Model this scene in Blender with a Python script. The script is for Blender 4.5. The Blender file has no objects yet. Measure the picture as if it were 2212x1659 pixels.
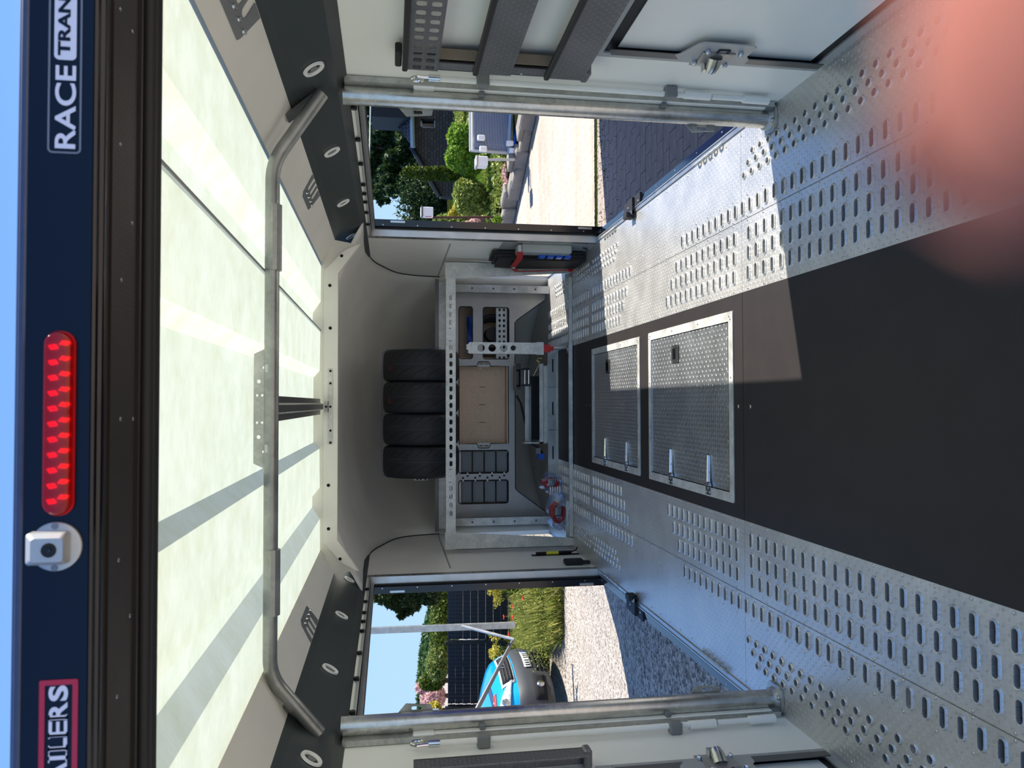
import bpy, bmesh, math, random
import numpy as np
from mathutils import Vector, Matrix
from mathutils.geometry import tessellate_polygon
PI = math.pi
SC = bpy.context.scene
COL = SC.collection
R = random.Random(7)

# ------------------------------------------------------------------ camera
# x to the right across the trailer, y forward into it, z up; the phone was
# held on its side, so world up points to the left of the picture
F_PX, YAW, PITCH, ROLL, CX, CZ = 1675.63, .0249, -.1565, .0016, .0131, 1.3185
W = 1.05                      # half the inner width of the trailer
_cy, _sy, _cp, _sp = math.cos(YAW), math.sin(YAW), math.cos(PITCH), math.sin(PITCH)
FWD = Vector((_sy*_cp, _cy*_cp, _sp))
_r0 = Vector((_cy, -_sy, 0)); _u0 = _r0.cross(FWD)
RGT = math.cos(ROLL)*_r0 + math.sin(ROLL)*_u0
UPV = -math.sin(ROLL)*_r0 + math.cos(ROLL)*_u0
EYE = Vector((CX, 0, CZ))

def ray(x, y):
    return FWD - (x-1106)/F_PX*UPV - (y-829.5)/F_PX*RGT
def on(x, y, axis, val):
    d = ray(x, y); t = (val-EYE[axis])/d[axis]
    return EYE + t*d
def at(x, y, Y): return on(x, y, 1, Y)
def gz(x, y, z=0.0): return on(x, y, 2, z)
def dist(x, y, D): return EYE + ray(x, y)*D

cam_d = bpy.data.cameras.new('camera'); cam = bpy.data.objects.new('camera', cam_d); COL.objects.link(cam)
m = Matrix((-UPV, RGT, -FWD)).transposed().to_4x4(); m.translation = EYE
cam.matrix_world = m
cam_d.sensor_width = 36; cam_d.lens = 36*F_PX/2212
cam_d.clip_start = .003; cam_d.clip_end = 3000
cam_d.dof.use_dof = True; cam_d.dof.focus_distance = 3.6; cam_d.dof.aperture_fstop = 8.0
SC.camera = cam

# ------------------------------------------------------------------ light
SUN_DIR = Vector((.585, .143, .80)).normalized()
sun_d = bpy.data.lights.new('sun', 'SUN'); sun = bpy.data.objects.new('sun', sun_d); COL.objects.link(sun)
sun_d.energy = 7.6; sun_d.angle = .0093; sun_d.color = (1, .95, .88)
sun.rotation_euler = SUN_DIR.to_track_quat('Z', 'Y').to_euler()
sun.location = (5, 2, 8)
wd = bpy.data.worlds.new('world'); SC.world = wd; wd.use_nodes = True
nt = wd.node_tree; bg = nt.nodes['Background']
# clear blue sky, paler towards the horizon, dim haze line below it
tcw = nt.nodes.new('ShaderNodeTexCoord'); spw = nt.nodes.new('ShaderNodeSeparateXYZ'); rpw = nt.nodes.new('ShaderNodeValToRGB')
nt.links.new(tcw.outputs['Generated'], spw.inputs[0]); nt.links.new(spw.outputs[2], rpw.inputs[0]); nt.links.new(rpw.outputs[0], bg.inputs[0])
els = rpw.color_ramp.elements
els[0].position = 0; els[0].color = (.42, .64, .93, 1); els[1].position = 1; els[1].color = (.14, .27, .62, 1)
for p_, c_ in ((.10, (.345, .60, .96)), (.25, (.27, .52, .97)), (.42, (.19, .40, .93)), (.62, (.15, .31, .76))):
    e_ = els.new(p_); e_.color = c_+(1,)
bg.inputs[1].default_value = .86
SC.view_settings.view_transform = 'Standard'; SC.view_settings.look = 'None'
SC.view_settings.gamma = 1; SC.view_settings.use_curve_mapping = False
SC.view_settings.exposure = .5

# ------------------------------------------------------------------ materials
def lin(c):
    return tuple((v/12.92 if v <= .04045 else ((v+.055)/1.055)**2.4) for v in (k/255 for k in c))+(1,)
M = {}
def mat(name, rgb, rough=.5, metal=0, spec=.5, noise=0, nscale=20, bump=0, bscale=60, coat=0, trans=0, alpha=1, rnoise=0):
    mt = bpy.data.materials.new(name); mt.use_nodes = True; M[name] = mt
    n = mt.node_tree; b = n.nodes['Principled BSDF']
    c = lin(rgb) if max(rgb) > 1 else tuple(rgb)+(1,)
    b.inputs['Base Color'].default_value = c
    b.inputs['Roughness'].default_value = rough; b.inputs['Metallic'].default_value = metal
    b.inputs['Specular IOR Level'].default_value = spec
    b.inputs['Coat Weight'].default_value = coat; b.inputs['Coat Roughness'].default_value = .06
    b.inputs['Transmission Weight'].default_value = trans; b.inputs['Alpha'].default_value = alpha
    if noise or bump or rnoise:
        tc = n.nodes.new('ShaderNodeTexCoord')
    if noise:
        t = n.nodes.new('ShaderNodeTexNoise'); t.inputs['Scale'].default_value = nscale; t.inputs['Detail'].default_value = 5
        n.links.new(tc.outputs['Object'], t.inputs['Vector'])
        r = n.nodes.new('ShaderNodeMapRange'); r.inputs['From Min'].default_value = .3; r.inputs['From Max'].default_value = .7
        r.inputs['To Min'].default_value = 1-noise; r.inputs['To Max'].default_value = 1+noise
        n.links.new(t.outputs['Fac'], r.inputs['Value'])
        mx = n.nodes.new('ShaderNodeVectorMath'); mx.operation = 'SCALE'; mx.inputs[0].default_value = c[:3]
        n.links.new(r.outputs[0], mx.inputs['Scale']); n.links.new(mx.outputs[0], b.inputs['Base Color'])
    if rnoise:
        t = n.nodes.new('ShaderNodeTexNoise'); t.inputs['Scale'].default_value = nscale*1.7; t.inputs['Detail'].default_value = 4
        n.links.new(tc.outputs['Object'], t.inputs['Vector'])
        r = n.nodes.new('ShaderNodeMapRange'); r.inputs['From Min'].default_value = .3; r.inputs['From Max'].default_value = .7
        r.inputs['To Min'].default_value = max(.02, rough-rnoise); r.inputs['To Max'].default_value = min(1, rough+rnoise)
        n.links.new(t.outputs['Fac'], r.inputs['Value']); n.links.new(r.outputs[0], b.inputs['Roughness'])
    if bump:
        t = n.nodes.new('ShaderNodeTexNoise'); t.inputs['Scale'].default_value = bscale; t.inputs['Detail'].default_value = 3
        n.links.new(tc.outputs['Object'], t.inputs['Vector'])
        bp = n.nodes.new('ShaderNodeBump'); bp.inputs['Distance'].default_value = bump; bp.inputs['Strength'].default_value = 1
        n.links.new(t.outputs['Fac'], bp.inputs['Height']); n.links.new(bp.outputs[0], b.inputs['Normal'])
    return mt

def galv(name, rgb=(176, 180, 178), rough=.42, sc=26, metal=.85):
    """spangled hot-dip zinc"""
    mt = mat(name, rgb, rough, metal); n = mt.node_tree; b = n.nodes['Principled BSDF']
    tc = n.nodes.new('ShaderNodeTexCoord')
    v = n.nodes.new('ShaderNodeTexVoronoi'); v.inputs['Scale'].default_value = sc*4
    t = n.nodes.new('ShaderNodeTexNoise'); t.inputs['Scale'].default_value = sc*.5; t.inputs['Detail'].default_value = 6
    n.links.new(tc.outputs['Object'], v.inputs['Vector']); n.links.new(tc.outputs['Object'], t.inputs['Vector'])
    s = n.nodes.new('ShaderNodeSeparateColor'); n.links.new(v.outputs['Color'], s.inputs[0])
    a = n.nodes.new('ShaderNodeMath'); a.operation = 'MULTIPLY_ADD'; a.inputs[1].default_value = .16; a.inputs[2].default_value = .42
    n.links.new(s.outputs[0], a.inputs[0])
    a2 = n.nodes.new('ShaderNodeMath'); a2.operation = 'ADD'; n.links.new(a.outputs[0], a2.inputs[0]); n.links.new(t.outputs['Fac'], a2.inputs[1])
    mx = n.nodes.new('ShaderNodeVectorMath'); mx.operation = 'SCALE'; mx.inputs[0].default_value = lin(rgb)[:3]
    n.links.new(a2.outputs[0], mx.inputs['Scale']); n.links.new(mx.outputs[0], b.inputs['Base Color'])
    r = n.nodes.new('ShaderNodeMapRange'); r.inputs['To Min'].default_value = rough-.12; r.inputs['To Max'].default_value = rough+.16
    n.links.new(t.outputs['Fac'], r.inputs['Value']); n.links.new(r.outputs[0], b.inputs['Roughness'])
    return mt

def tread(name, rgb, axes=(0, 1), cell=.0165, rough=.33, metal=.9, depth=.0015, scratch=.12):
    """rolled sheet with small raised double lozenges"""
    mt = mat(name, rgb, rough, metal); n = mt.node_tree; b = n.nodes['Principled BSDF']
    L = n.links.new
    tc = n.nodes.new('ShaderNodeTexCoord'); sp = n.nodes.new('ShaderNodeSeparateXYZ'); L(tc.outputs['Object'], sp.inputs[0])
    def mth(op, a, bb=None, c=None):
        k = n.nodes.new('ShaderNodeMath'); k.operation = op
        for i, v in enumerate((a, bb, c)):
            if v is None: continue
            if isinstance(v, (int, float)): k.inputs[i].default_value = v
            else: L(v, k.inputs[i])
        return k.outputs[0]
    u = mth('DIVIDE', sp.outputs[axes[0]], cell); v = mth('DIVIDE', sp.outputs[axes[1]], cell)
    iu = mth('FLOOR', u); iv = mth('FLOOR', v)
    fu = mth('SUBTRACT', mth('SUBTRACT', u, iu), .5); fv = mth('SUBTRACT', mth('SUBTRACT', v, iv), .5)
    par = mth('PINGPONG', mth('ADD', iu, iv), 1)      # 0 or 1
    sg = mth('MULTIPLY_ADD', par, 2, -1)
    a = mth('MULTIPLY', mth('ADD', fu, mth('MULTIPLY', fv, sg)), .7071)
    bb = mth('MULTIPLY', mth('SUBTRACT', fv, mth('MULTIPLY', fu, sg)), .7071)
    bb = mth('SUBTRACT', mth('ABSOLUTE', bb), .12)
    d = mth('ADD', mth('POWER', mth('ABSOLUTE', mth('DIVIDE', a, .36)), 2), mth('POWER', mth('ABSOLUTE', mth('DIVIDE', bb, .085)), 2))
    mr = n.nodes.new('ShaderNodeMapRange'); mr.interpolation_type = 'SMOOTHSTEP'
    L(d, mr.inputs['Value']); mr.inputs['From Min'].default_value = .25; mr.inputs['From Max'].default_value = 1.3
    mr.inputs['To Min'].default_value = 1; mr.inputs['To Max'].default_value = 0
    bp = n.nodes.new('ShaderNodeBump'); bp.inputs['Distance'].default_value = depth; bp.inputs['Strength'].default_value = 1
    L(mr.outputs[0], bp.inputs['Height']); L(bp.outputs[0], b.inputs['Normal'])
    t = n.nodes.new('ShaderNodeTexNoise'); t.inputs['Scale'].default_value = 5; t.inputs['Detail'].default_value = 7; t.inputs['Roughness'].default_value = .65
    L(tc.outputs['Object'], t.inputs['Vector'])
    sc = mth('MULTIPLY_ADD', t.outputs['Fac'], .5, .74)
    sc = mth('ADD', sc, mth('MULTIPLY', mr.outputs[0], .18))
    mx = n.nodes.new('ShaderNodeVectorMath'); mx.operation = 'SCALE'; mx.inputs[0].default_value = lin(rgb)[:3]
    L(sc, mx.inputs['Scale']); L(mx.outputs[0], b.inputs['Base Color'])
    L(mth('MULTIPLY_ADD', t.outputs['Fac'], scratch*2, rough-scratch), b.inputs['Roughness'])
    return mt

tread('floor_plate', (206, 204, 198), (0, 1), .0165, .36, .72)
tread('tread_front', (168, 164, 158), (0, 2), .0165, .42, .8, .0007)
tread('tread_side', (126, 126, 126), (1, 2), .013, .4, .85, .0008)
tread('hatch_tread', (176, 178, 178), (0, 1), .02, .34)
tread('tread_header', (46, 41, 38), (0, 1), .008, .5, .5, .0004)
galv('galv', (182, 182, 176)); galv('galv_tube', (198, 197, 190), .26, 14, .97); galv('galv_hoop', (150, 152, 148), .36, 14, .75); galv('galv_light', (200, 199, 192), .5, 20, .6)
mat('wall_white', (238, 236, 226), .34, noise=.03, nscale=3, bump=.00025, bscale=9)
mat('gelcoat', (226, 223, 212), .45, noise=.04, nscale=4, bump=.0004, bscale=70)
mat('soffit_dark', (58, 66, 66), .42, metal=.25, noise=.05, nscale=6, bump=.0002, bscale=300)
mat('plywood', (32, 27, 26), .58, spec=.35, noise=.16, nscale=7, bump=.0003, bscale=260)
mat('aluminium', (188, 188, 184), .34, .9, noise=.05, nscale=8, rnoise=.08)
mat('alu_matt', (176, 178, 176), .5, .6, noise=.04, nscale=8)
mat('alu_dark', (110, 110, 110), .38, .8, noise=.05, nscale=8)
mat('white_plastic', (232, 232, 228), .4)
mat('grey_plastic', (120, 122, 120), .5)
mat('black_rubber', (14, 14, 16), .6, bump=.0004, bscale=200)
mat('black_gloss', (8, 10, 16), .12, spec=.6)
mat('black_void', (5, 5, 6), .9)
mat('blue_paint', (1, 9, 28), .14, spec=.3)
mat('blue_edge', (60, 72, 98), .35, .3, noise=.08, nscale=60)
mat('steel', (190, 190, 188), .22, 1, rnoise=.06)
mat('chrome', (215, 215, 215), .1, 1)
mat('zinc_yellow', (170, 160, 96), .35, .8)
mat('letter_white', (208, 212, 226), .4)
mat('letter_red', (170, 30, 60), .4)
mat('outline_grey', (110, 118, 130), .4)
mat('red_strap', (176, 22, 28), .6, bump=.0003, bscale=400)
mat('red_plastic', (190, 24, 24), .4)
mat('blue_plastic', (16, 76, 176), .35)
mat('bin_grey', (116, 120, 122), .45)
mat('socket_box', (150, 152, 146), .45)
mat('pan', (190, 190, 186), .6, noise=.15, nscale=5)
mat('skin', (142, 90, 76), .8, spec=.1)
b_ = M['skin'].node_tree.nodes['Principled BSDF']; b_.inputs['Subsurface Weight'].default_value = .5
b_.inputs['Subsurface Radius'].default_value = (.006, .002, .001); b_.inputs['Subsurface Scale'].default_value = .6
mat('nail', (150, 100, 88), .6, spec=.1)

# ------------------------------------------------------------------ builders
LOC = {}
def link(name, me, m_=None, parent=None, smooth=False):
    o = bpy.data.objects.new(name, me)
    COL.objects.link(o)
    if m_ is not None: me.materials.append(M[m_] if isinstance(m_, str) else m_)
    if parent is not None: o.parent = parent
    if smooth: me.shade_smooth()
    return o
def root_loc(o):
    v = Vector((0, 0, 0))
    while o is not None: v += o.location; o = o.parent
    return v
def tag(o, label=None, cat=None, group=None, kind=None):
    if label: o['label'] = label
    if cat: o['category'] = cat
    if group: o['group'] = group
    if kind: o['kind'] = kind
    return o
def thing(name, label, cat=None, loc=(0, 0, 0), group=None, kind=None):
    o = bpy.data.objects.new(name, None); COL.objects.link(o); o.location = loc
    o.empty_display_size = .05
    return tag(o, label, cat, group, kind)
def copy_tree(o, parent=None):
    c = o.copy(); COL.objects.link(c); c.parent = parent
    for ch in list(o.children): copy_tree(ch, c)
    return c

SPLIT = dict(edge_strip='lid_edge', handle_screws='screw', hinge_screws='screw', soffit_rivets='rivet', jamb_slots='slot', rubber_plugs='rubber_plug', sill_screws='screw', catch_roller='roller_pin', edge_rivets='rivet', arch_plugs='plug', plug_rings='plug_ring', floor_bolts='bolt', floor_beam='floor_joist', lower_grips='grip', crank_grips='grip', bar_flange='flange', rail_lips='rail_lip', edge_seal='door_seal', hinge_plate='door_hinge', nose_seam='seam_bead')
class MB:
    """collects shapes given in world coordinates; build() makes ONE mesh object, local to its parent"""
    def __init__(s): s.v = []; s.f = []
    def add(s, vs, fs):
        k = len(s.v); s.v += [tuple(p) for p in vs]; s.f += [tuple(i+k for i in f) for f in fs]; return s
    def box(s, x0, x1, y0, y1, z0, z1, ch=0):
        if x0 > x1: x0, x1 = x1, x0
        if y0 > y1: y0, y1 = y1, y0
        if z0 > z1: z0, z1 = z1, z0
        return s.obox(Vector(((x0+x1)/2, (y0+y1)/2, (z0+z1)/2)), Vector(((x1-x0)/2, 0, 0)), Vector((0, (y1-y0)/2, 0)), Vector((0, 0, (z1-z0)/2)), ch)
    def obox(s, c, a, b, d, ch=0):
        """box at c with half axes a, b, d; ch bevels the long edges"""
        c, a, b, d = Vector(c), Vector(a), Vector(b), Vector(d)
        if a.cross(b).dot(d) < 0: d = -d
        if not ch:
            P = [c+i*a+j*b+k*d for k in (-1, 1) for j in (-1, 1) for i in (-1, 1)]
            return s.add(P, [(0, 2, 3, 1), (4, 5, 7, 6), (0, 1, 5, 4), (2, 6, 7, 3), (0, 4, 6, 2), (1, 3, 7, 5)])
        la, lb, ld = a.length, b.length, d.length; ch = min(ch, .45*la, .45*lb, .45*ld)
        P = []; idx = {}
        for i in (-1, 1):
            for j in (-1, 1):
                for k in (-1, 1):
                    for w in range(3):
                        f = [1, 1, 1]; 
                        for q, l in enumerate((la, lb, ld)):
                            if q != w: f[q] = 1-ch/l
                        idx[i, j, k, w] = len(P); P.append(c+i*f[0]*a+j*f[1]*b+k*f[2]*d)
        F = []
        for w in range(3):
            for sg in (-1, 1):
                q = []
                for (m1, m2) in ((-1, -1), (1, -1), (1, 1), (-1, 1)):
                    t = [0, 0, 0]; t[w] = sg; t[(w+1) % 3] = m1; t[(w+2) % 3] = m2
                    q.append(idx[t[0], t[1], t[2], w])
                F.append(q if sg > 0 else q[::-1])
        for w in range(3):      # edges parallel to axis w
            w1, w2 = (w+1) % 3, (w+2) % 3
            for s1 in (-1, 1):
                for s2 in (-1, 1):
                    q = []
                    for (e, ww) in ((-1, w1), (1, w1), (1, w2), (-1, w2)):
                        t = [0, 0, 0]; t[w] = e; t[w1] = s1; t[w2] = s2; q.append(idx[t[0], t[1], t[2], ww])
                    F.append(q if s1*s2 < 0 else q[::-1])
        for i in (-1, 1):
            for j in (-1, 1):
                for k in (-1, 1):
                    q = [idx[i, j, k, w] for w in range(3)]
                    F.append(q if i*j*k > 0 else q[::-1])
        return s.add(P, F)
    def tube(s, pts, r, n=10, cap=True, closed=False):
        """swept round bar along pts; r number or list"""
        pts = [Vector(p) for p in pts]; N = len(pts)
        rs = r if isinstance(r, (list, tuple)) else [r]*N
        tan = []
        for i in range(N):
            if closed: t = pts[(i+1) % N]-pts[i-1]
            else: t = pts[min(i+1, N-1)]-pts[max(i-1, 0)]
            tan.append(t.normalized())
        up = Vector((0, 0, 1)) if abs(tan[0].z) < .9 else Vector((1, 0, 0))
        nrm = tan[0].cross(up).normalized(); k = len(s.v); V = []
        for i in range(N):
            t = tan[i]; nrm = (nrm-t*nrm.dot(t)).normalized(); bi = t.cross(nrm)
            # keep width on bends
            for j in range(n):
                a = 2*PI*j/n; V.append(pts[i]+rs[i]*(math.cos(a)*nrm+math.sin(a)*bi))
        F = []
        for i in range(N if closed else N-1):
            i2 = (i+1) % N
            for j in range(n):
                j2 = (j+1) % n; F.append((i*n+j, i*n+j2, i2*n+j2, i2*n+j))
        if cap and not closed:
            F.append(tuple(range(n))[::-1]); F.append(tuple((N-1)*n+j for j in range(n)))
        return s.add(V, F)
    def cyl(s, p0, p1, r, n=16, r2=None): return s.tube([p0, p1], [r, r if r2 is None else r2], n)
    def disc(s, c, nrm, r, t, n=12, dome=0):
        """short cylinder standing on point c along nrm; dome adds a rounded head"""
        c, nrm = Vector(c), Vector(nrm).normalized()
        if dome: return s.tube([c, c+nrm*t, c+nrm*(t+dome*.7), c+nrm*(t+dome)], [r, r, r*.75, r*.3], n)
        return s.tube([c, c+nrm*t], r, n)
    def ring(s, c, nrm, ro, ri, t, n=28):
        c, nrm = Vector(c), Vector(nrm).normalized()
        up = Vector((0, 0, 1)) if abs(nrm.z) < .9 else Vector((1, 0, 0))
        a = nrm.cross(up).normalized(); b = nrm.cross(a); V = []
        for j in range(n):
            an = 2*PI*j/n; d = math.cos(an)*a+math.sin(an)*b
            V += [c+d*ro, c+d*(ro-.15*(ro-ri))+nrm*t, c+d*(ri+.25*(ro-ri))+nrm*t, c+d*ri, c+d*ri-nrm*t*.5]
        F = []
        for j in range(n):
            j2 = (j+1) % n
            for q in range(4): F.append((j*5+q, j*5+q+1, j2*5+q+1, j2*5+q))
        return s.add(V, F)
    def prism(s, poly, holes, P):
        """flat sheet: 2-D outline + holes, P(u, v, w) maps to world; w runs 0..1 through the thickness"""
        loops = [list(poly)]+[list(h) for h in holes]
        tris = tessellate_polygon([[Vector((p[0], p[1], 0)) for p in l] for l in loops])
        flat = [p for l in loops for p in l]; n = len(flat)
        V = [P(u, v, 0) for u, v in flat]+[P(u, v, 1) for u, v in flat]
        F = []
        for t in tris:
            (x0, y0), (x1, y1), (x2, y2) = (flat[i] for i in t)
            ar = (x1-x0)*(y2-y0)-(x2-x0)*(y1-y0)
            t = tuple(t) if ar > 0 else tuple(t)[::-1]
            F.append(tuple(i+n for i in t)); F.append(t[::-1])
        k = 0
        for l in loops:
            m_ = len(l)
            for i in range(m_): a, b = k+i, k+(i+1) % m_; F.append((a, b, b+n, a+n))
            k += m_
        return s.add(V, F)
    def sheet(s, rows):
        """grid of points -> quads"""
        n = len(rows[0]); V = [p for r_ in rows for p in r_]; F = []
        for i in range(len(rows)-1):
            for j in range(n-1): F.append((i*n+j, i*n+j+1, (i+1)*n+j+1, (i+1)*n+j))
        return s.add(V, F)
    def lathe(s, prof, c, axis=(0, 0, 1), n=32):
        """prof: list of (radius, height)"""
        c, ax = Vector(c), Vector(axis).normalized()
        up = Vector((0, 0, 1)) if abs(ax.z) < .9 else Vector((1, 0, 0))
        a = ax.cross(up).normalized(); b = ax.cross(a); V = []
        for r_, h in prof:
            for j in range(n):
                an = 2*PI*j/n; V.append(c+ax*h+r_*(math.cos(an)*a+math.sin(an)*b))
        F = []
        for i in range(len(prof)-1):
            for j in range(n): j2 = (j+1) % n; F.append((i*n+j, i*n+j2, (i+1)*n+j2, (i+1)*n+j))
        return s.add(V, F)
    def islands(s):
        par = list(range(len(s.v)))
        def fd(a):
            while par[a] != a: par[a] = par[par[a]]; a = par[a]
            return a
        for f in s.f:
            r0 = fd(f[0])
            for i in f[1:]: par[fd(i)] = r0
        g = {}
        for f in s.f: g.setdefault(fd(f[0]), []).append(f)
        return list(g.values())
    def build(s, name, m_, parent=None, smooth=False, fix=True, label=None, kind=None, solid=0):
        if name in SPLIT and kind is None:
            out = []
            for fs in s.islands():
                ids = sorted({i for f in fs for i in f}); mp_ = {i: k for k, i in enumerate(ids)}
                q = MB(); q.v = [s.v[i] for i in ids]; q.f = [tuple(mp_[i] for i in f) for f in fs]
                out.append(q.build(SPLIT[name], m_, parent, smooth, fix, label, kind, solid))
            return out[0]
        o_ = root_loc(parent)
        me = bpy.data.meshes.new(name); me.from_pydata([(p[0]-o_.x, p[1]-o_.y, p[2]-o_.z) for p in s.v], [], s.f)
        if fix:
            bm = bmesh.new(); bm.from_mesh(me); bmesh.ops.recalc_face_normals(bm, faces=bm.faces); bm.to_mesh(me); bm.free()
        me.update()
        o = link(name, me, m_, parent)
        if smooth:
            me.shade_smooth()
            try: me.set_sharp_from_angle(angle=math.radians(38))
            except Exception: pass
        if solid:
            md = o.modifiers.new('thick', 'SOLIDIFY'); md.thickness = solid; md.offset = 0
        if label: o['label'] = label
        if kind: o['kind'] = kind
        return o

def rrect(x0, x1, y0, y1, r, n=5):
    """rounded rectangle outline"""
    if x0 > x1: x0, x1 = x1, x0
    if y0 > y1: y0, y1 = y1, y0
    r = min(r, (x1-x0)/2-1e-5, (y1-y0)/2-1e-5); P = []
    for cx, cy, a0 in ((x1-r, y1-r, 0), (x0+r, y1-r, 90), (x0+r, y0+r, 180), (x1-r, y0+r, 270)):
        for i in range(n+1): a = math.radians(a0+90*i/n); P.append((cx+r*math.cos(a), cy+r*math.sin(a)))
    return P
def circ(x, y, r, n=16): return [(x+r*math.cos(2*PI*i/n), y+r*math.sin(2*PI*i/n)) for i in range(n)]
# ================================================================== THE SETTING: floor
PITCHS = .0612
floor = MB().box(-1.08, 1.08, 1.06, 6.45, -.09, -.07).build('floor', 'pan'); tag(floor, 'trailer floor with tread plate tracks beside a dark plywood middle', kind='structure')
sk = MB()
for x in (-1.05, -.70, -.43, .43, .70, 1.05): sk.box(x-.012, x+.012, 1.08, 6.44, -.07, -.004)
for y in np.arange(1.2, 6.4, .62): sk.box(-1.04, 1.04, y-.015, y+.015, -.07, -.008)
sk.build('floor_beam', 'galv', floor)
for s in (1, -1): MB().box(s*1.062, s*1.082, 1.06, 6.45, -.26, -.006).build('sky_shield', 'blue_paint', floor)  # unseen boards added to keep sky light out from under the slots

SLOT = [(.495, 3.557, 4.338), (.5685, 3.491, 4.277), (.642, 3.426, 4.213), (.7455, 3.354, 4.137)]
HOLE = [(.867, 2.728, 4.455), (.905, 2.693, 4.418), (.942, 2.659, 4.380)]
def slots_in(x0, x1, y0, y1):
    out = []
    for (x, ye, ys) in SLOT:
        if not x0 < x < x1: continue
        for k in range(45):
            y = ye-k*PITCHS
            if y0+.02 < y < y1-.012: out.append((x, y, 0))
        for k in range(40):
            y = ys+k*PITCHS
            if y0+.02 < y < min(y1-.02, 6.36): out.append((x, y, 0))
    for (x, ye, ys) in HOLE:
        if not x0 < x < x1: continue
        for k in range(30):
            y = ye-k*PITCHS
            if y0+.02 < y < y1-.012: out.append((x, y, 1))
        for k in range(33):
            y = ys+k*PITCHS
            if y0+.02 < y < min(y1-.02, 6.1): out.append((x, y, 1))
    return out
def outline(x, y, kind, e):
    if kind: return circ(x, y, .0105+e, 14)
    return rrect(x-.0255-e, x+.0255+e, y-.0088-e, y+.0088+e, .0086+e, 3)
def floor_plate(s, x0, x1, y0, y1, pat=True):
    b = MB(); hs = [(s*x, y, k) for x, y, k in (slots_in(x0, x1, y0, y1) if pat else [])]
    X0, X1 = sorted((s*x0, s*x1))
    b.prism([(X0, y0), (X1, y0), (X1, y1), (X0, y1)], [outline(x, y, k, .0062) for x, y, k in hs], lambda u, v, w: (u, v, -.003+.003*w))
    for x, y, k in hs:
        rows = [[(px, py, z) for px, py in outline(x, y, k, e)] for e, z in ((.0062, 0), (.0045, .0030), (.0022, .0052), (.0004, .0048), (0, .002), (0, -.007))]
        rows = [r_+[r_[0]] for r_ in rows]; b.sheet(rows)
    return b.build('floor_plate', 'floor_plate', floor)
JY, JY2 = 2.757, 5.0
for s in (1, -1):
    for (a, b_2) in ((.430, .7005), (.7035, 1.05)):
        for (y0, y1) in ((1.10, JY-.001), (JY+.001, JY2-.001), (JY2+.001, 6.43)):
            floor_plate(s, a, b_2, y0, y1)
rv = MB()
for s in (1, -1):
    for x, y0, p in ((.4385, 1.482, .1222), (.694, 1.483, .1222), (.7095, 1.483, .1222), (.790, 1.483, .1222), (1.026, 1.42, .133)):
        k = 0
        while y0+k*p < 6.0:
            rv.disc((s*x, y0+k*p, -.001), (0, 0, 1), .0048, .0014, 8, .0016); k += 1
rv.build('floor_rivets', 'steel', floor, kind='stuff', smooth=True)
def plywood(x0, x1, y0, y1, holes=()):
    b = MB(); b.prism([(x0, y0), (x1, y0), (x1, y1), (x0, y1)], holes, lambda u, v, w: (u, v, -.015+.0145*w))
    return b.build('plywood_panel', 'plywood', floor)
H1 = (-.376, .370, 2.835, 3.828); H2 = (-.376, .366, 3.972, 4.962)
plywood(-.429, .429, 1.10, JY-.0015)
plywood(-.429, .429, JY+.0015, 6.02, [[(h[0]+.03, h[2]+.03), (h[1]-.03, h[2]+.03), (h[1]-.03, h[3]-.03), (h[0]+.03, h[3]-.03)] for h in (H1, H2)])
pb = MB()
for x, y in ((-.002, 2.80), (-.002, 2.70), (-.002, 5.02), (-.002, 5.11)): pb.disc((x, y, -.001), (0, 0, 1), .008, .0015, 12, .001)
pb.build('floor_bolts', 'steel', floor, smooth=True)

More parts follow.
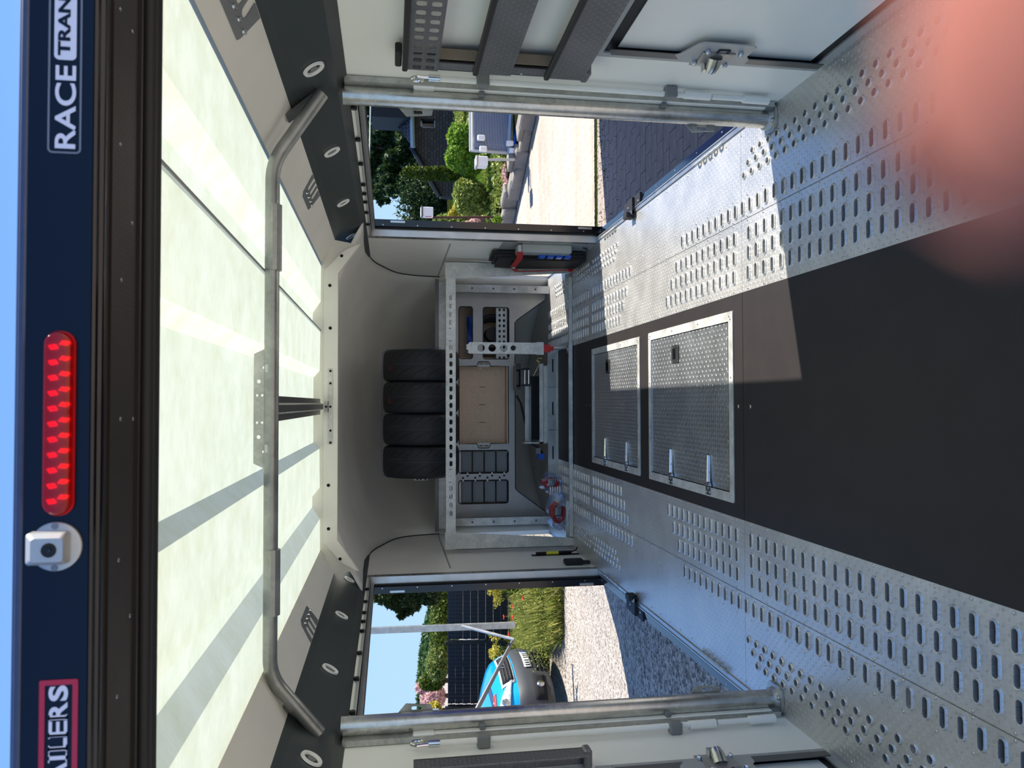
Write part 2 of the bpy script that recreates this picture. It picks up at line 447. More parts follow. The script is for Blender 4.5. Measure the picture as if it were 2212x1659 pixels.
def hatch(h, label):
    x0, x1, y0, y1 = h; t = thing('floor_hatch', label, 'floor hatch', ((x0+x1)/2, (y0+y1)/2, 0), 'lidded hatches in the plywood floor')
    fw = .038
    b = MB(); b.prism(rrect(x0, x1, y0, y1, .008, 3), [rrect(x0+fw, x1-fw, y0+fw, y1-fw, .004, 2)], lambda u, v, w: (u, v, .0002+.004*w))
    b.build('hatch_frame', 'galv_light', t)
    b = MB(); b.prism(rrect(x0+fw+.004, x1-fw-.004, y0+fw+.004, y1-fw-.004, .003, 2), [], lambda u, v, w: (u, v, -.004+.0045*w))
    lid = b.build('lid', 'hatch_tread', t)
    b = MB()
    for q in ((x0+fw+.002, x1-fw-.002, y0+fw+.0005, y0+fw+.005), (x0+fw+.002, x1-fw-.002, y1-fw-.005, y1-fw-.0005)): b.box(q[0], q[1], q[2], q[3], -.004, .0035)
    b.build('edge_strip', 'steel', lid)
    b = MB(); b.box(x0+fw-.006, x1-fw+.006, y0+fw-.006, y1-fw+.006, -.02, -.012); b.build('hatch_tray', 'black_void', t)
    # rivets
    b = MB(); n = 3
    for i in range(n+1):
        yy = y0+.03+(y1-y0-.06)*i/n
        for xx in (x0+.018, x1-.018): b.disc((xx, yy, .004), (0, 0, 1), .005, .001, 8, .0015)
        xx = x0+.03+(x1-x0-.06)*i/n
        for yy in (y0+.018, y1-.018): b.disc((xx, yy, .004), (0, 0, 1), .005, .001, 8, .0015)
    for i in range(5):
        xx = x0+.1+(x1-x0-.2)*i/4
        for yy in (y0+fw+.016, y1-fw-.016): b.disc((xx, yy, .0005), (0, 0, 1), .004, .001, 8, .0012)
    b.build('hatch_rivets', 'steel', t, kind='stuff', smooth=True)
    # flush pull handle, near the right edge
    hx, hy = x1-.13, y0+.62*(y1-y0)
    b = MB(); b.prism(rrect(hx-.042, hx+.042, hy-.045, hy+.045, .01), [rrect(hx-.024, hx+.026, hy-.022, hy+.028, .004)], lambda u, v, w: (u, v, .0005+.004*w))
    hd = b.build('pull_handle', 'black_rubber', t)
    b = MB().box(hx-.024, hx+.026, hy-.022, hy+.028, .0006, .0012); b.build('handle_cup', 'black_void', hd)
    b = MB().obox((hx, hy+.014, .004), (.022, 0, 0), (0, .010, .001), (0, 0, .0012)); b.build('handle_tab', 'black_gloss', hd)
    b = MB()
    for i in (-1, 1):
        for j in (-1, 1): b.disc((hx+i*.034, hy+j*.036, .0045), (0, 0, 1), .005, .001, 10, .001)
    b.build('handle_screws', 'chrome', hd, smooth=True)
    # two strap hinges along the left edge
    for f in (.24, .68):
        y = y0+f*(y1-y0)
        b = MB(); b.prism([(x0+.05, y-.017), (x0+.16, y-.012), (x0+.175, y-.006), (x0+.175, y+.006), (x0+.16, y+.012), (x0+.05, y+.017)], [], lambda u, v, w: (u, v, .001+.003*w+.004*math.exp(-((u-x0-.05)/.05)**2)))
        b.tube([(x0+.06, y, .009), (x0+.17, y, .006)], .005, 8)
        b.box(x0+.006, x0+.05, y-.026, y+.026, .0042, .0075); b.tube([(x0+.05, y-.024, .010), (x0+.05, y+.024, .010)], .0065, 10)
        g = b.build('strap_hinge', 'chrome', t, smooth=True)
        b = MB()
        for px, py in ((.018, -.016), (.018, .016), (.034, 0), (.10, -.006), (.14, .004)): b.disc((x0+px, y+py, .0074 if px < .05 else .006), (0, 0, 1), .0042, .002, 8, .001)
        b.build('hinge_screws', 'steel', g, smooth=True)
    return t
hatch(H1, 'larger-looking near tread plate floor hatch, half in the sun patch, closest to the open plywood')
hatch(H2, 'far tread plate floor hatch, between the near hatch and the galvanised floor bar')

# ================================================================== walls
DY0, DY1, DZ = 2.56, 4.83, 1.43      # side door openings
for s, nm in ((1, 'wall_right'), (-1, 'wall_left')):
    b = MB()
    def Pw(u, v, w, s=s): return (s*(W+.035*w), u, v)
    b.prism([(1.06, -.01), (DY0, -.01), (DY0, DZ), (DY1, DZ), (DY1, -.01), (5.89, -.01), (5.77, .69), (6.36, .72), (6.41, -.01), (6.50, -.01), (6.47, .5), (6.43, .9), (6.31, 1.25), (5.99, 1.41), (5.5, 1.53), (5.0, 1.53), (4.9, 1.462), (1.06, 1.462)], [], Pw)
    w_ = b.build(nm, 'wall_white'); tag(w_, kind='structure')
    # soffit: wall top -> dark folded panel -> pale strip -> roof edge
    Y1 = 5.62
    prof = [(1.05, 1.4545), (1.02, 1.4846), (.95, 1.601), (.93, 1.624)]
    rows = []
    for y, in_ in ((1.28, 0), (4.4, 0), (5.3, 0), (5.5, .25), (5.66, .6), (5.85, 1)):
        r_ = []
        for i, (x, z) in enumerate(prof):
            yy = y
            if in_: yy = 5.3+(y-5.3)*(1-i/3)**.55+ .12*(i/3)*in_
            r_.append((s*x, yy, z))
        rows.append(r_)
    b = MB().sheet(rows); o = b.build('trim_%d' % (1 if s > 0 else 2), 'soffit_dark', None, solid=.003); tag(o, 'dark grey-green folded soffit panel above the %s wall' % ('right' if s > 0 else 'left'), kind='structure')
    b = MB().sheet([[(s*.93, y, 1.624), (s*.80, y, 1.6972)] for y in (1.28, 3, 4.44)]); o = b.build('trim_%d' % (3 if s > 0 else 4), 'gelcoat', None, solid=.004); tag(o, 'pale sloped strip between dark soffit and the lit roof', kind='structure')
    # small rivets on the soffit edge
    b = MB()
    for y in (2.62, 5.0): b.disc((s*1.035, y, 1.469), (-s*.7, 0, -.7), .005, .001, 8, .002)
    b.build('soffit_rivets', 'steel', bpy.data.objects['trim_%d' % (1 if s > 0 else 2)], smooth=True)
    # door frame
    t = thing('door_1' if s > 0 else 'door_2', 'open %s side door frame with black gasket' % ('right' if s > 0 else 'left'), loc=(s*W, 3.7, 0), kind='structure')
    b = MB(); b.box(s*1.044, s*1.09, DY1-.004, DY1+.058, .0, 1.45); b.build('jamb', 'aluminium', t)
    b = MB()
    for z in (.06, .42, .80, 1.17, 1.40): b.box(s*1.0435, s*1.044, DY1+.022, DY1+.034, z-.006, z+.006)
    b.build('jamb_slots', 'black_void', t)
    b = MB(); b.box(s*1.044, s*1.09, DY0, DY1, DZ, DZ+.012); b.box(s*1.085, s*1.088, DY0, DY1, DZ-.02, DZ+.01); b.build('head_rail', 'alu_matt', t)
    b = MB()
    for y in (2.72, 3.05, 3.36, 3.68, 3.84, 4.0, 4.22, 4.5): b.disc((s*1.045, y, DZ+.012), (-s, 0, 0), .011, .012, 8); b.box(s*1.036, s*1.047, y-.014, y+.014, DZ+.002, DZ+.008)
    b.build('rubber_plugs', 'black_rubber', t)
    b = MB(); b.box(s*1.088, s*1.12, DY0-.05, DY1+.02, DZ-.022, DZ+.02); b.box(s*1.088, s*1.115, DY1-.02, DY1+.02, -.05, DZ); b.build('gasket', 'black_rubber', t)
    # sill: pale aluminium inner angle, glossy dark outer rail
    b = MB(); b.box(s*1.048, s*1.072, DY0-.03, DY1, -.012, .006); b.box(s*1.068, s*1.074, DY0-.03, DY1, -.04, .010); b.build('sill', 'aluminium', t)
    b = MB(); b.obox((s*1.098, (DY0+DY1)/2-.02, -.012), (.024, 0, -s*.004), (0, (DY1-DY0)/2+.03, 0), (0, 0, .014), ch=.006); g = b.build('sill_rail', 'black_gloss', t)
    b = MB()
    for k in range(9): b.disc((s*1.098, 2.66+k*.26, .001), (0, 0, 1), .0045, .002, 8, .001)
    b.build('sill_screws', 'steel', g, smooth=True)
    # roller catch plate in the middle of the sill
    yc = 4.05
    b = MB(); b.box(s*1.03, s*1.125, yc-.03, yc+.03, .006, .024); b.box(s*1.075, s*1.13, yc-.12, yc+.16, -.004, .010); b.box(s*1.02, s*1.05, yc-.012, yc+.05, .006, .05)
    g = b.build('sill_catch', 'black_rubber', t)
    b = MB(); b.cyl((s*1.045, yc-.03, .022), (s*1.045, yc+.03, .022), .012, 12); b.disc((s*1.09, yc+.08, .01), (0, 0, 1), .008, .003, 10, .002); b.disc((s*1.09, yc-.09, .01), (0, 0, 1), .008, .003, 10, .002); b.build('catch_roller', 'steel', g, smooth=True)
    # row of rubber buffers clipped under the sill edge of the floor plate
    for y0_ in (2.93, 4.42):
        for k in range(5):
            b = MB(); y = y0_+k*.055; b.tube([(s*1.052, y-.018, .004), (s*1.04, y-.012, .016), (s*1.038, y+.004, .019), (s*1.042, y+.014, .012), (s*1.052, y+.018, .004)], .006, 6); b.build('edge_clip', 'alu_matt', t, smooth=True)
    # opened door leaf folded forward along the outside
    d = thing('side_door', '%s side door leaf, opened and folded forward outside, black edge' % ('right' if s > 0 else 'left'), 'door', (s*1.13, 4.85, .7), 'folded side doors')
    b = MB(); b.box(s*1.102, s*1.137, 4.80, 5.70, -.02, 1.40); b.build('door_leaf', 'blue_paint', d)
    b = MB(); b.box(s*1.098, s*1.140, 4.785, 4.81, -.03, 1.42); b.build('edge_seal', 'black_gloss', d)
    for z in (.09, 1.27):
        b = MB(); b.box(s*1.120, s*1.134, 4.781, 4.786, z-.045, z+.045, ch=.003); b.disc((s*1.127, 4.781, z+.034), (0, -1, 0), .004, .002); b.build('hinge_plate', 'steel', d)
    b = MB()
    for z in np.arange(.1, 1.4, .21): b.disc((s*1.106, 4.785, z), (0, -1, 0), .004, .002, 8)
    b.build('edge_rivets', 'steel', d)

# roof: translucent sheet with three raised ribs
mr_ = bpy.data.materials.new('roof_sheet'); mr_.use_nodes = True; M['roof_sheet'] = mr_
n = mr_.node_tree; n.nodes.clear()
out = n.nodes.new('ShaderNodeOutputMaterial'); mix = n.nodes.new('ShaderNodeMixShader'); tr = n.nodes.new('ShaderNodeBsdfTranslucent'); df = n.nodes.new('ShaderNodeBsdfDiffuse')
tc = n.nodes.new('ShaderNodeTexCoord'); mp = n.nodes.new('ShaderNodeMapping'); mp.inputs['Scale'].default_value = (1, 1, 1)
t1 = n.nodes.new('ShaderNodeTexNoise'); t1.inputs['Scale'].default_value = 9; t1.inputs['Detail'].default_value = 8; t1.inputs['Roughness'].default_value = .7
mp2 = n.nodes.new('ShaderNodeMapping'); mp2.inputs['Scale'].default_value = (30, 260, 30); t2 = n.nodes.new('ShaderNodeTexNoise'); t2.inputs['Scale'].default_value = 1; t2.inputs['Detail'].default_value = 4
L = n.links.new
L(tc.outputs['Object'], t1.inputs['Vector']); L(tc.outputs['Object'], mp2.inputs['Vector']); L(mp2.outputs[0], t2.inputs['Vector'])
cr = n.nodes.new('ShaderNodeValToRGB'); cr.color_ramp.elements[0].color = (.48, .52, .37, 1); cr.color_ramp.elements[0].position = .3; cr.color_ramp.elements[1].color = (.58, .62, .50, 1); cr.color_ramp.elements[1].position = .62
L(t1.outputs['Fac'], cr.inputs[0])
ml = n.nodes.new('ShaderNodeMapRange'); ml.inputs['From Min'].default_value = .3; ml.inputs['From Max'].default_value = .7; ml.inputs['To Min'].default_value = .9; ml.inputs['To Max'].default_value = 1.06; L(t2.outputs['Fac'], ml.inputs['Value'])
vm = n.nodes.new('ShaderNodeVectorMath'); vm.operation = 'SCALE'; L(cr.outputs[0], vm.inputs[0]); L(ml.outputs[0], vm.inputs['Scale'])
L(vm.outputs[0], tr.inputs['Color']); df.inputs['Color'].default_value = (.50, .52, .45, 1)
mix.inputs[0].default_value = .5; L(tr.outputs[0], mix.inputs[1]); L(df.outputs[0], mix.inputs[2]); L(mix.outputs[0], out.inputs['Surface'])
RP = [(.85, 1.701), (.80, 1.6975), (.583, 1.700), (.519, 1.742), (.475, 1.744), (.412, 1.702), (.195, 1.704), (.158, 1.738), (-.204, 1.738), (-.238, 1.704), (-.455, 1.702), (-.497, 1.742), (-.562, 1.742), (-.626, 1.700), (-.80, 1.6975), (-.85, 1.701)]
b = MB().sheet([[(x, y, z) for x, z in RP] for y in (1.20, 1.36, 2.4, 3.4, 4.46)])
roof = b.build('ceiling', 'roof_sheet', None); tag(roof, 'translucent greenish white roof sheet with three raised ribs', kind='structure')
b = MB().box(.4185, .4235, 1.28, 4.44, 1.696, 1.700); b.build('roof_joint', 'grey_plastic', roof)

# arch panel that closes the roof sheet, with bolts
AY = 4.40
low = [(.903, 1.487), (.735, 1.600), (-.735, 1.600), (-.915, 1.488)]
b = MB()
poly = [(.735, 1.603), (.905, 1.482), (.93, 1.624), (.798, 1.700)]+[(x, z-.001) for x, z in RP[2:-2]]+[(-.798, 1.700), (-.93, 1.624), (-.918, 1.484), (-.738, 1.603)]
b.prism(poly, [], lambda u, v, w: (u, AY+.03+.006*w, v))
arch = b.build('wall_front', 'gelcoat'); tag(arch, 'pale moulded arch at the front end of the roof sheet', kind='structure')
b = MB()
zt = 1.678
face = [(.735, 1.603), (.905, 1.482), (.885, 1.53), (.86, 1.578), (.762, zt-.012), (.752, zt), (-.752, zt), (-.765, zt-.012), (-.866, 1.578), (-.893, 1.53), (-.918, 1.484), (-.738, 1.603)]
b.prism(face, [], lambda u, v, w: (u, AY-.004+.012*w, v)); b.build('arch_face', 'gelcoat', arch)
b = MB()
for x, z in [(at(a, c, AY).x, at(a, c, AY).z) for a, c in ((738, 553), (712.6, 617), (713.5, 709), (709.5, 1048), (709.7, 1142), (734.6, 1207))]:
    b.disc((x, AY-.004, z), (0, -1, 0), .0085, .003, 14)
b.build('arch_plugs', 'black_void', arch)
b = MB()
for x, z in [(at(a, c, AY).x, at(a, c, AY).z) for a, c in ((738, 553), (712.6, 617), (713.5, 709), (709.5, 1048), (709.7, 1142), (734.6, 1207))]:
    b.ring((x, AY-.004, z), (0, -1, 0), .0125, .009, .002, 16)
b.build('plug_rings', 'white_plastic', arch)
tp = thing('bolt_plate', 'long pale green T-shaped plate with five black bolts on the roof arch', 'plate', (at(714, 877, AY).x, AY-.005, at(714, 877, AY).z))
p0, p1 = at(714, 796, AY), at(714, 960, AY); b = MB()
x0, x1, zc = p1.x, p0.x, p0.z; xm = at(714, 878.5, AY).x
b.prism(rrect(x0, x1, zc-.012, zc+.014, .008), [], lambda u, v, w: (u, AY-.0075+.003*w, v)); b.box(xm-.03, xm+.03, AY-.0075, AY-.0045, zc+.01, zc+.03)
b.build('plate', 'galv_light', tp)
for yy in (801.5, 828, 878.5, 930, 956):
    p = at(714, yy, AY); MB().disc((p.x, AY-.0075, p.z), (0, -1, 0), .0065, .004, 12).build('bolt', 'black_void', tp)
MB().disc((xm, AY-.0075, zc+.022), (0, -1, 0), .006, .02, 10).build('bolt', 'black_void', tp)

# curved nose of the trailer
SE = [(4.44, 1.462), (5.5, 1.462), (5.95, 1.36), (6.25, 1.21), (6.355, .9), (6.385, .5), (6.42, -.02)]
CE = [(4.44, 1.70), (5.3, 1.69), (6.15, 1.60), (6.85, 1.34), (7.25, .92), (7.42, .45), (7.46, -.02)]
rows = []
NT = 24
def crv(P, t):
    t = t*(len(P)-1); i = min(int(t), len(P)-2); f = t-i
    a = P[max(i-1, 0)]; b_3 = P[i]; c = P[i+1]; d = P[min(i+2, len(P)-1)]
    return [.5*((2*b_3[k])+(-a[k]+c[k])*f+(2*a[k]-5*b_3[k]+4*c[k]-d[k])*f*f+(-a[k]+3*b_3[k]-3*c[k]+d[k])*f**3) for k in (0, 1)]
for i in range(NT+1):
    s_ = crv(SE, i/NT); c_ = crv(CE, i/NT); r_ = []
    for j in range(-16, 17):
        u = j/16; k = 1-abs(u)**2.6; r_.append((u*W, s_[0]+(c_[0]-s_[0])*k, s_[1]+(c_[1]-s_[1])*k))
    rows.append(r_)
b = MB().sheet(rows); nose = b.build('wall_back', 'gelcoat', None, smooth=True, solid=.006); tag(nose, 'curved pale inner skin of the trailer nose', kind='structure')
sb = MB()
for s in (1, -1):
    sb.tube([(s*1.047, crv(SE, t)[0]-.01, crv(SE, t)[1]) for t in np.linspace(.17, .66, 16)], .004, 6)
sb.build('nose_seam', 'black_rubber', nose)
# pale wall strips where the side panel is joined
for s in (1, -1):
    b = MB().box(s*1.047, s*1.05, 5.02, 6.3, .925, .935); b.build('seam_strip', 'alu_matt', bpy.data.objects['wall_right' if s > 0 else 'wall_left'])

# sheeting on top of the trailer's shoulders keeps daylight out between soffit and outside
for s in (1, -1):
    b = MB().sheet([[(s*1.09, y, 1.46), (s*1.07, y, 1.64), (s*.80, y, 1.722)] for y in (1.06, 4.46, 5.4)])
    b.build('shoulder_skin', 'blue_paint', bpy.data.objects['trim_%d' % (1 if s > 0 else 2)], solid=.004)

# ------------------------------------------------------------------ round soffit lights
def onplane(x, y, p, n_):
    d = ray(x, y); n_ = Vector(n_); t = (Vector(p)-EYE).dot(n_)/d.dot(n_); return EYE+t*d
def light_ring(x, y, s, lab):
    nrm = Vector((-s*(1.601-1.4846), 0, -(1.02-.95))).normalized()
    c = onplane(x, y, (s*1.02, 0, 1.4846), nrm)
    t = thing('recessed_light', lab, 'ceiling light', c, 'round recessed lights in the dark soffits')
    MB().ring(c+nrm*.003, nrm, .034, .022, .006, 36).build('trim_ring', 'white_plastic', t, smooth=True)
    b = MB(); b.lathe([(.023, .003), (.022, .0022), (.0, .0022)], c, nrm, 20); b.build('lens', 'black_gloss', t)
    b = MB(); b.lathe([(.0125, .003), (.012, .006), (.004, .006), (0, .006)], c, nrm, 16); b.build('bulb_plate', 'grey_plastic', t)
posr = ['nearest the rear opening', 'second from the rear opening', 'third from the rear opening', 'fourth, just before the roof arch', 'last, beyond the roof arch']
for (x, y), w_ in zip([(676, 146), (716, 326), (740.5, 436.5), (757.5, 508.5), (769, 559)], posr): light_ring(x, y, 1, 'white ringed round light in the right soffit, '+w_)
for (x, y), w_ in zip([(671, 1642), (712, 1448), (737, 1331), (754, 1254), (766, 1199)], posr): light_ring(x, y, -1, 'white ringed round light in the left soffit, '+w_)

mat('bracket_grey', (112, 116, 118), .45, .3)
# grey finger brackets bolted to the pale strips
def finger_plate(s, y0, lab, span=.23):
    # local frame on the pale strip: u along y, v up the strip from dark edge to the roof
    A = Vector((s*.93, 0, 1.624)); B = Vector((s*.798, 0, 1.701)); vv = (B-A).normalized(); nn = Vector((-s*.077, 0, -.132)).normalized()
    t = thing('finger_bracket', lab, 'bracket', (A.x, y0, A.z), 'grey slotted brackets on the pale roof strips')
    def P(u, v, w): q = A+vv*v+nn*(.0025+.003*w); return (q.x, y0+u, q.z)
    sp = span; v0, v1 = .0, .092
    pts = [(sp, v0+.004), (sp*.88, v1-.01), (sp*.84, v1)]+[(sp*.12, v1), (0, v1-.014), (-.015, v0+.004)]
    edge = []
    # fingers: three tongues cut from the dark-soffit side
    for k in range(3):
        c = sp*(.18+.24*k); hw = sp*.082
        edge += [(c-hw, v0+.004)]+[(c+hw*math.cos(a), v0+.042+hw*.5*math.sin(a)) for a in np.linspace(PI, 0, 6)]+[(c+hw, v0+.004)]
    b = MB(); b.prism(edge+pts[:-1]+[pts[-1]], [], P); b.build('plate', 'bracket_grey', t)
    for k in range(4):
        c = Vector(P(sp*(.16+.22*k), .068, 1)); b = MB(); b.disc(c, nn, .006, .005, 6, .003); b.tube([c+nn*.006-Vector((0, .011, 0)), c+nn*.010, c+nn*.006+Vector((0, .011, 0))], .002, 6); b.build('wing_nut', 'chrome', t, smooth=True)
finger_plate(1, 1.62, 'slotted grey bracket with wing nuts on the right pale strip, nearest the header', .26)
finger_plate(1, 3.17, 'slotted grey bracket with wing nuts on the right pale strip, beyond the roof hoop', .30)
finger_plate(-1, 3.17, 'slotted grey bracket with wing nuts on the left pale strip, beyond the roof hoop', .30)
# ================================================================== rear header above the opening
HY = 1.05
def hz(x): return at(x, 829.5, HY).z
t = thing('rear_header', 'dark blue glossy header beam over the rear opening, carrying lamp and badges', 'header beam', (0, HY, 1.688))
ztop, zlip, zbot = hz(40), hz(53), 1.688
b = MB()
prof = [(HY, zbot+.004), (HY, zlip), (HY+.012, zlip+.003), (HY+.03, zlip+.003), (HY+.03, zbot+.004)]
b.add([(sx*1.13, y, z) for sx in (-1, 1) for y, z in prof], [(0, 1, 2, 3, 4)[::-1], (5, 6, 7, 8, 9)]+[(i, (i+1) % 5, (i+1) % 5+5, i+5) for i in range(5)])
b.build('face_panel', 'blue_paint', t)
b = MB(); b.obox((0, HY+.004, (zlip+ztop)/2+.001), (1.13, 0, 0), (0, .006, 0), (0, 0, (ztop-zlip)/2+.001), ch=.002); b.obox((0, HY+.15, ztop+.001), (1.13, 0, 0), (0, .15, 0), (0, 0, .004), ch=.002); b.build('top_edge', 'blue_edge', t)
b = MB(); b.box(-1.12, 1.12, HY+.02, HY+.24, zbot+.01, ztop-.004); b.build('beam_core', 'alu_dark', t)
b = MB(); b.tube([(-1.12, HY+.006, zbot+.003), (1.12, HY+.006, zbot+.003)], .005, 8); b.build('lower_lip', 'black_gloss', t, smooth=True)
b = MB(); b.tube([(-1.12, 1.070, zbot+.002), (1.12, 1.070, zbot+.002)], .008, 10); b.build('bulb_seal', 'black_gloss', t, smooth=True)
b = MB(); b.box(-1.12, 1.12, 1.08, 1.235, zbot+.001, zbot+.008); b.build('tread_strip', 'tread_header', t)
b = MB(); b.box(-1.12, 1.12, 1.218, 1.226, zbot-.003, zbot+.003); b.box(-1.12, 1.12, 1.104, 1.108, zbot-.002, zbot+.003); b.build('edge_bead', 'tread_header', t)
b = MB(); b.tube([(-1.12, 1.262, zbot), (1.12, 1.262, zbot)], .012, 10); b.tube([(-1.12, 1.290, zbot+.002), (1.12, 1.290, zbot+.002)], .014, 10)
for k in range(420): xx = -.62+k*.003; b.box(xx, xx+.0015, 1.300, 1.3065, zbot-.001, zbot+.004)
b.build('brush_seal', 'black_rubber', t, smooth=True)
for px, py in ((262, 20), (288, 68), (262, 312), (287, 482), (264, 605), (289, 905), (262, 905), (258, 1210), (282, 1330), (254, 1505)):
    p = gz(px, py, zbot); MB().disc((p.x, p.y, zbot+.002), (0, 0, -1), .0032, .001, 10, .0012).build('rivet', 'steel', t, smooth=True)

# badges
def text_mesh(txt, size, m_, parent, x0, z0, width, height, y, bold=0, ext=.0006, name='lettering'):
    """lettering on the header face, fitted into width x height, lower left corner x0, z0"""
    cu = bpy.data.curves.new('t', 'FONT'); cu.body = txt; cu.size = 1; cu.offset = bold; cu.extrude = 0.02
    o = bpy.data.objects.new('t', cu); COL.objects.link(o); bpy.context.view_layer.update()
    me = bpy.data.meshes.new_from_object(o.evaluated_get(bpy.context.evaluated_depsgraph_get()))
    bpy.data.objects.remove(o); vs = np.array([v.co[:] for v in me.vertices]); mn, mx = vs.min(0), vs.max(0)
    b = MB(); sx = width/(mx[0]-mn[0]); sz = height/(mx[1]-mn[1])
    b.add([(x0+(v[0]-mn[0])*sx, y-ext*(1 if v[2] > 0 else 0), z0+(v[1]-mn[1])*sz) for v in vs], [tuple(p.vertices) for p in me.polygons])
    return b.build(name, m_, parent)
def hp(x, y): p = at(x, y, HY-.001); return p.x, p.z
def hface(pts, holes, m_, name, parent, y0=.0008, th=.0005):
    b = MB(); b.prism(pts, holes, lambda u, v, w: (u, HY-y0-th*w, v)); return b.build(name, m_, parent)
xa, za = hp(175, 333); xb, zb = hp(102, 333); xr = 1.0
k = (zb-za)
o1 = rrect(xa, xa+.52, za, zb, .006); i1 = rrect(xa+.0022, xa+.5178, za+.0022, zb-.0022, .004)
ba = thing('model_badge', 'wide outlined badge with white capital letters, right on the blue header', 'badge', (xa, HY, za))
hface(o1, [i1], 'outline_grey', 'outline', ba)
x1, z1 = hp(163, 322); x2, z2 = hp(120, 140)
LW = (x2-x1)
text_mesh('RACE', 1, 'letter_white', ba, x1, z1, LW, z2-z1, HY-.0008, bold=.018)
x3, z3 = hp(165, 131); x4, z4 = hp(117, 131)
pl = hface(rrect(x3, x3+.27, z3, z4, .006), [], 'letter_white', 'letter_plate', ba)
x5, z5 = hp(152, 121); x6, z6 = hp(127, -3)
text_mesh('TRAN', 1, 'blue_paint', pl, x5, z5, x6-x5+.002, z6-z5, HY-.0014, bold=.03)
# left badge: red box with white serif capitals
bl = thing('maker_badge', 'red outlined badge with white serif capitals, left on the blue header', 'badge', (hp(170, 1466)[0], HY, za))
xa, za = hp(169, 1466); xb, zb = hp(85, 1466)
hface(rrect(xa-.30, xa, za, zb, .002, 2), [rrect(xa-.2935, xa-.0065, za+.0065, zb-.0065, .001, 2)], 'letter_red', 'red_box', bl)
def hstem(bm_, x, z0, z1, w, se=.003): bm_.box(x-w/2, x+w/2, HY-.0014, HY-.0008, z0, z1); [bm_.box(x-w/2-se, x+w/2+se, HY-.0014, HY-.0008, zz, zz+.0013) for zz in (z0, z1-.0013)]
z0, z1 = hp(146, 1500)[1], hp(106, 1500)[1]; hgt = z1-z0
def X(y): return hp(126, y)[0]
sm = text_mesh('S', 1, 'letter_white', bl, X(1514), z0-.0005, X(1481)-X(1514), hgt+.001, HY-.0008, bold=.035, name='letter')
sm = text_mesh('R', 1, 'letter_white', bl, X(1555), z0, X(1517)-X(1555), hgt, HY-.0008, bold=.03, name='letter')
text_mesh('E', 1, 'letter_white', bl, X(1592), z0, X(1559)-X(1592)+.001, hgt, HY-.0008, bold=.02, name='letter')
text_mesh('L', 1, 'letter_white', bl, X(1622), z0, X(1594)-X(1622), hgt, HY-.0008, bold=.03, name='letter')
b = MB(); hstem(b, X(1637), z0, z1, .0048); hstem(b, X(1551), z0, z1, .003, .0028); hstem(b, X(1588.5), z0, z1, .003, .0022); hstem(b, X(1617.5), z0, z1, .0032, .003)
b.build('serifs', 'letter_white', bl)
text_mesh('A', 1, 'letter_white', bl, X(1690), z0, X(1647)-X(1690), hgt, HY-.0008, bold=.03, name='letter')

# high-level brake light
x0, zc = hp(131, 1112); x1, _ = hp(131, 717); z0, z1 = hp(161, 900)[1], hp(99, 900)[1]
bk = thing('brake_light', 'long red high-level brake light with round ends, middle of the blue header', 'brake light', ((x0+x1)/2, HY, z0))
MBr = bpy.data.materials.new('red_lens'); MBr.use_nodes = True; M['red_lens'] = MBr
n = MBr.node_tree; bs = n.nodes['Principled BSDF']; bs.inputs['Base Color'].default_value = (.62, .0, .004, 1); bs.inputs['Roughness'].default_value = .06; bs.inputs['Transmission Weight'].default_value = 1.05; bs.inputs['IOR'].default_value = 1.3; bs.inputs['Coat Weight'].default_value = .5
mat('red_base', (190, 8, 14), .35, .2)
r_ = (z1-z0)/2; zc = (z0+z1)/2
b = MB(); b.prism(rrect(x0-.001, x1+.001, z0-.001, z1+.001, r_, 8), [], lambda u, v, w: (u, HY-.004*w, v)); b.build('base', 'red_base', bk)
b = MB()
lay = [(0, .0), (.0, -.009), (.0025, -.0135), (.006, -.015)]
rr = [[(p[0], HY+yy-.001, p[1]) for p in rrect(x0+e, x1-e, z0+e, z1-e, r_-e, 8)] for e, yy in lay]
rr = [q+[q[0]] for q in rr]; b.sheet(rr); nn = len(b.v); b.f.append(tuple(range(len(rr[-1])*3, len(rr[-1])*4-1)))
b.build('lens', 'red_lens', bk, smooth=True)
mglow = bpy.data.materials.new('glowing_reflector'); mglow.use_nodes = True; M['glowing_reflector'] = mglow
e = mglow.node_tree.nodes['Principled BSDF']; e.inputs['Base Color'].default_value = (1, .25, .15, 1); e.inputs['Metallic'].default_value = .5; e.inputs['Emission Color'].default_value = (1, .12, .03, 1); e.inputs['Emission Strength'].default_value = 1.0; e.inputs['Roughness'].default_value = .25  # added orange emission makes the reflectors glow
for k in range(11):
    fx = x0+.018+(x1-x0-.03)*k/10.4
    MB().obox((fx, HY-.006, zc+.006), (.0028, 0, .0016), (0, .0012, 0), (-.0008, 0, .0042), ch=.0008).obox((fx+.005, HY-.006, zc-.006), (.0024, 0, -.0018), (0, .0012, 0), (.0008, 0, .0040), ch=.0008).build('reflector', 'glowing_reflector', bk)
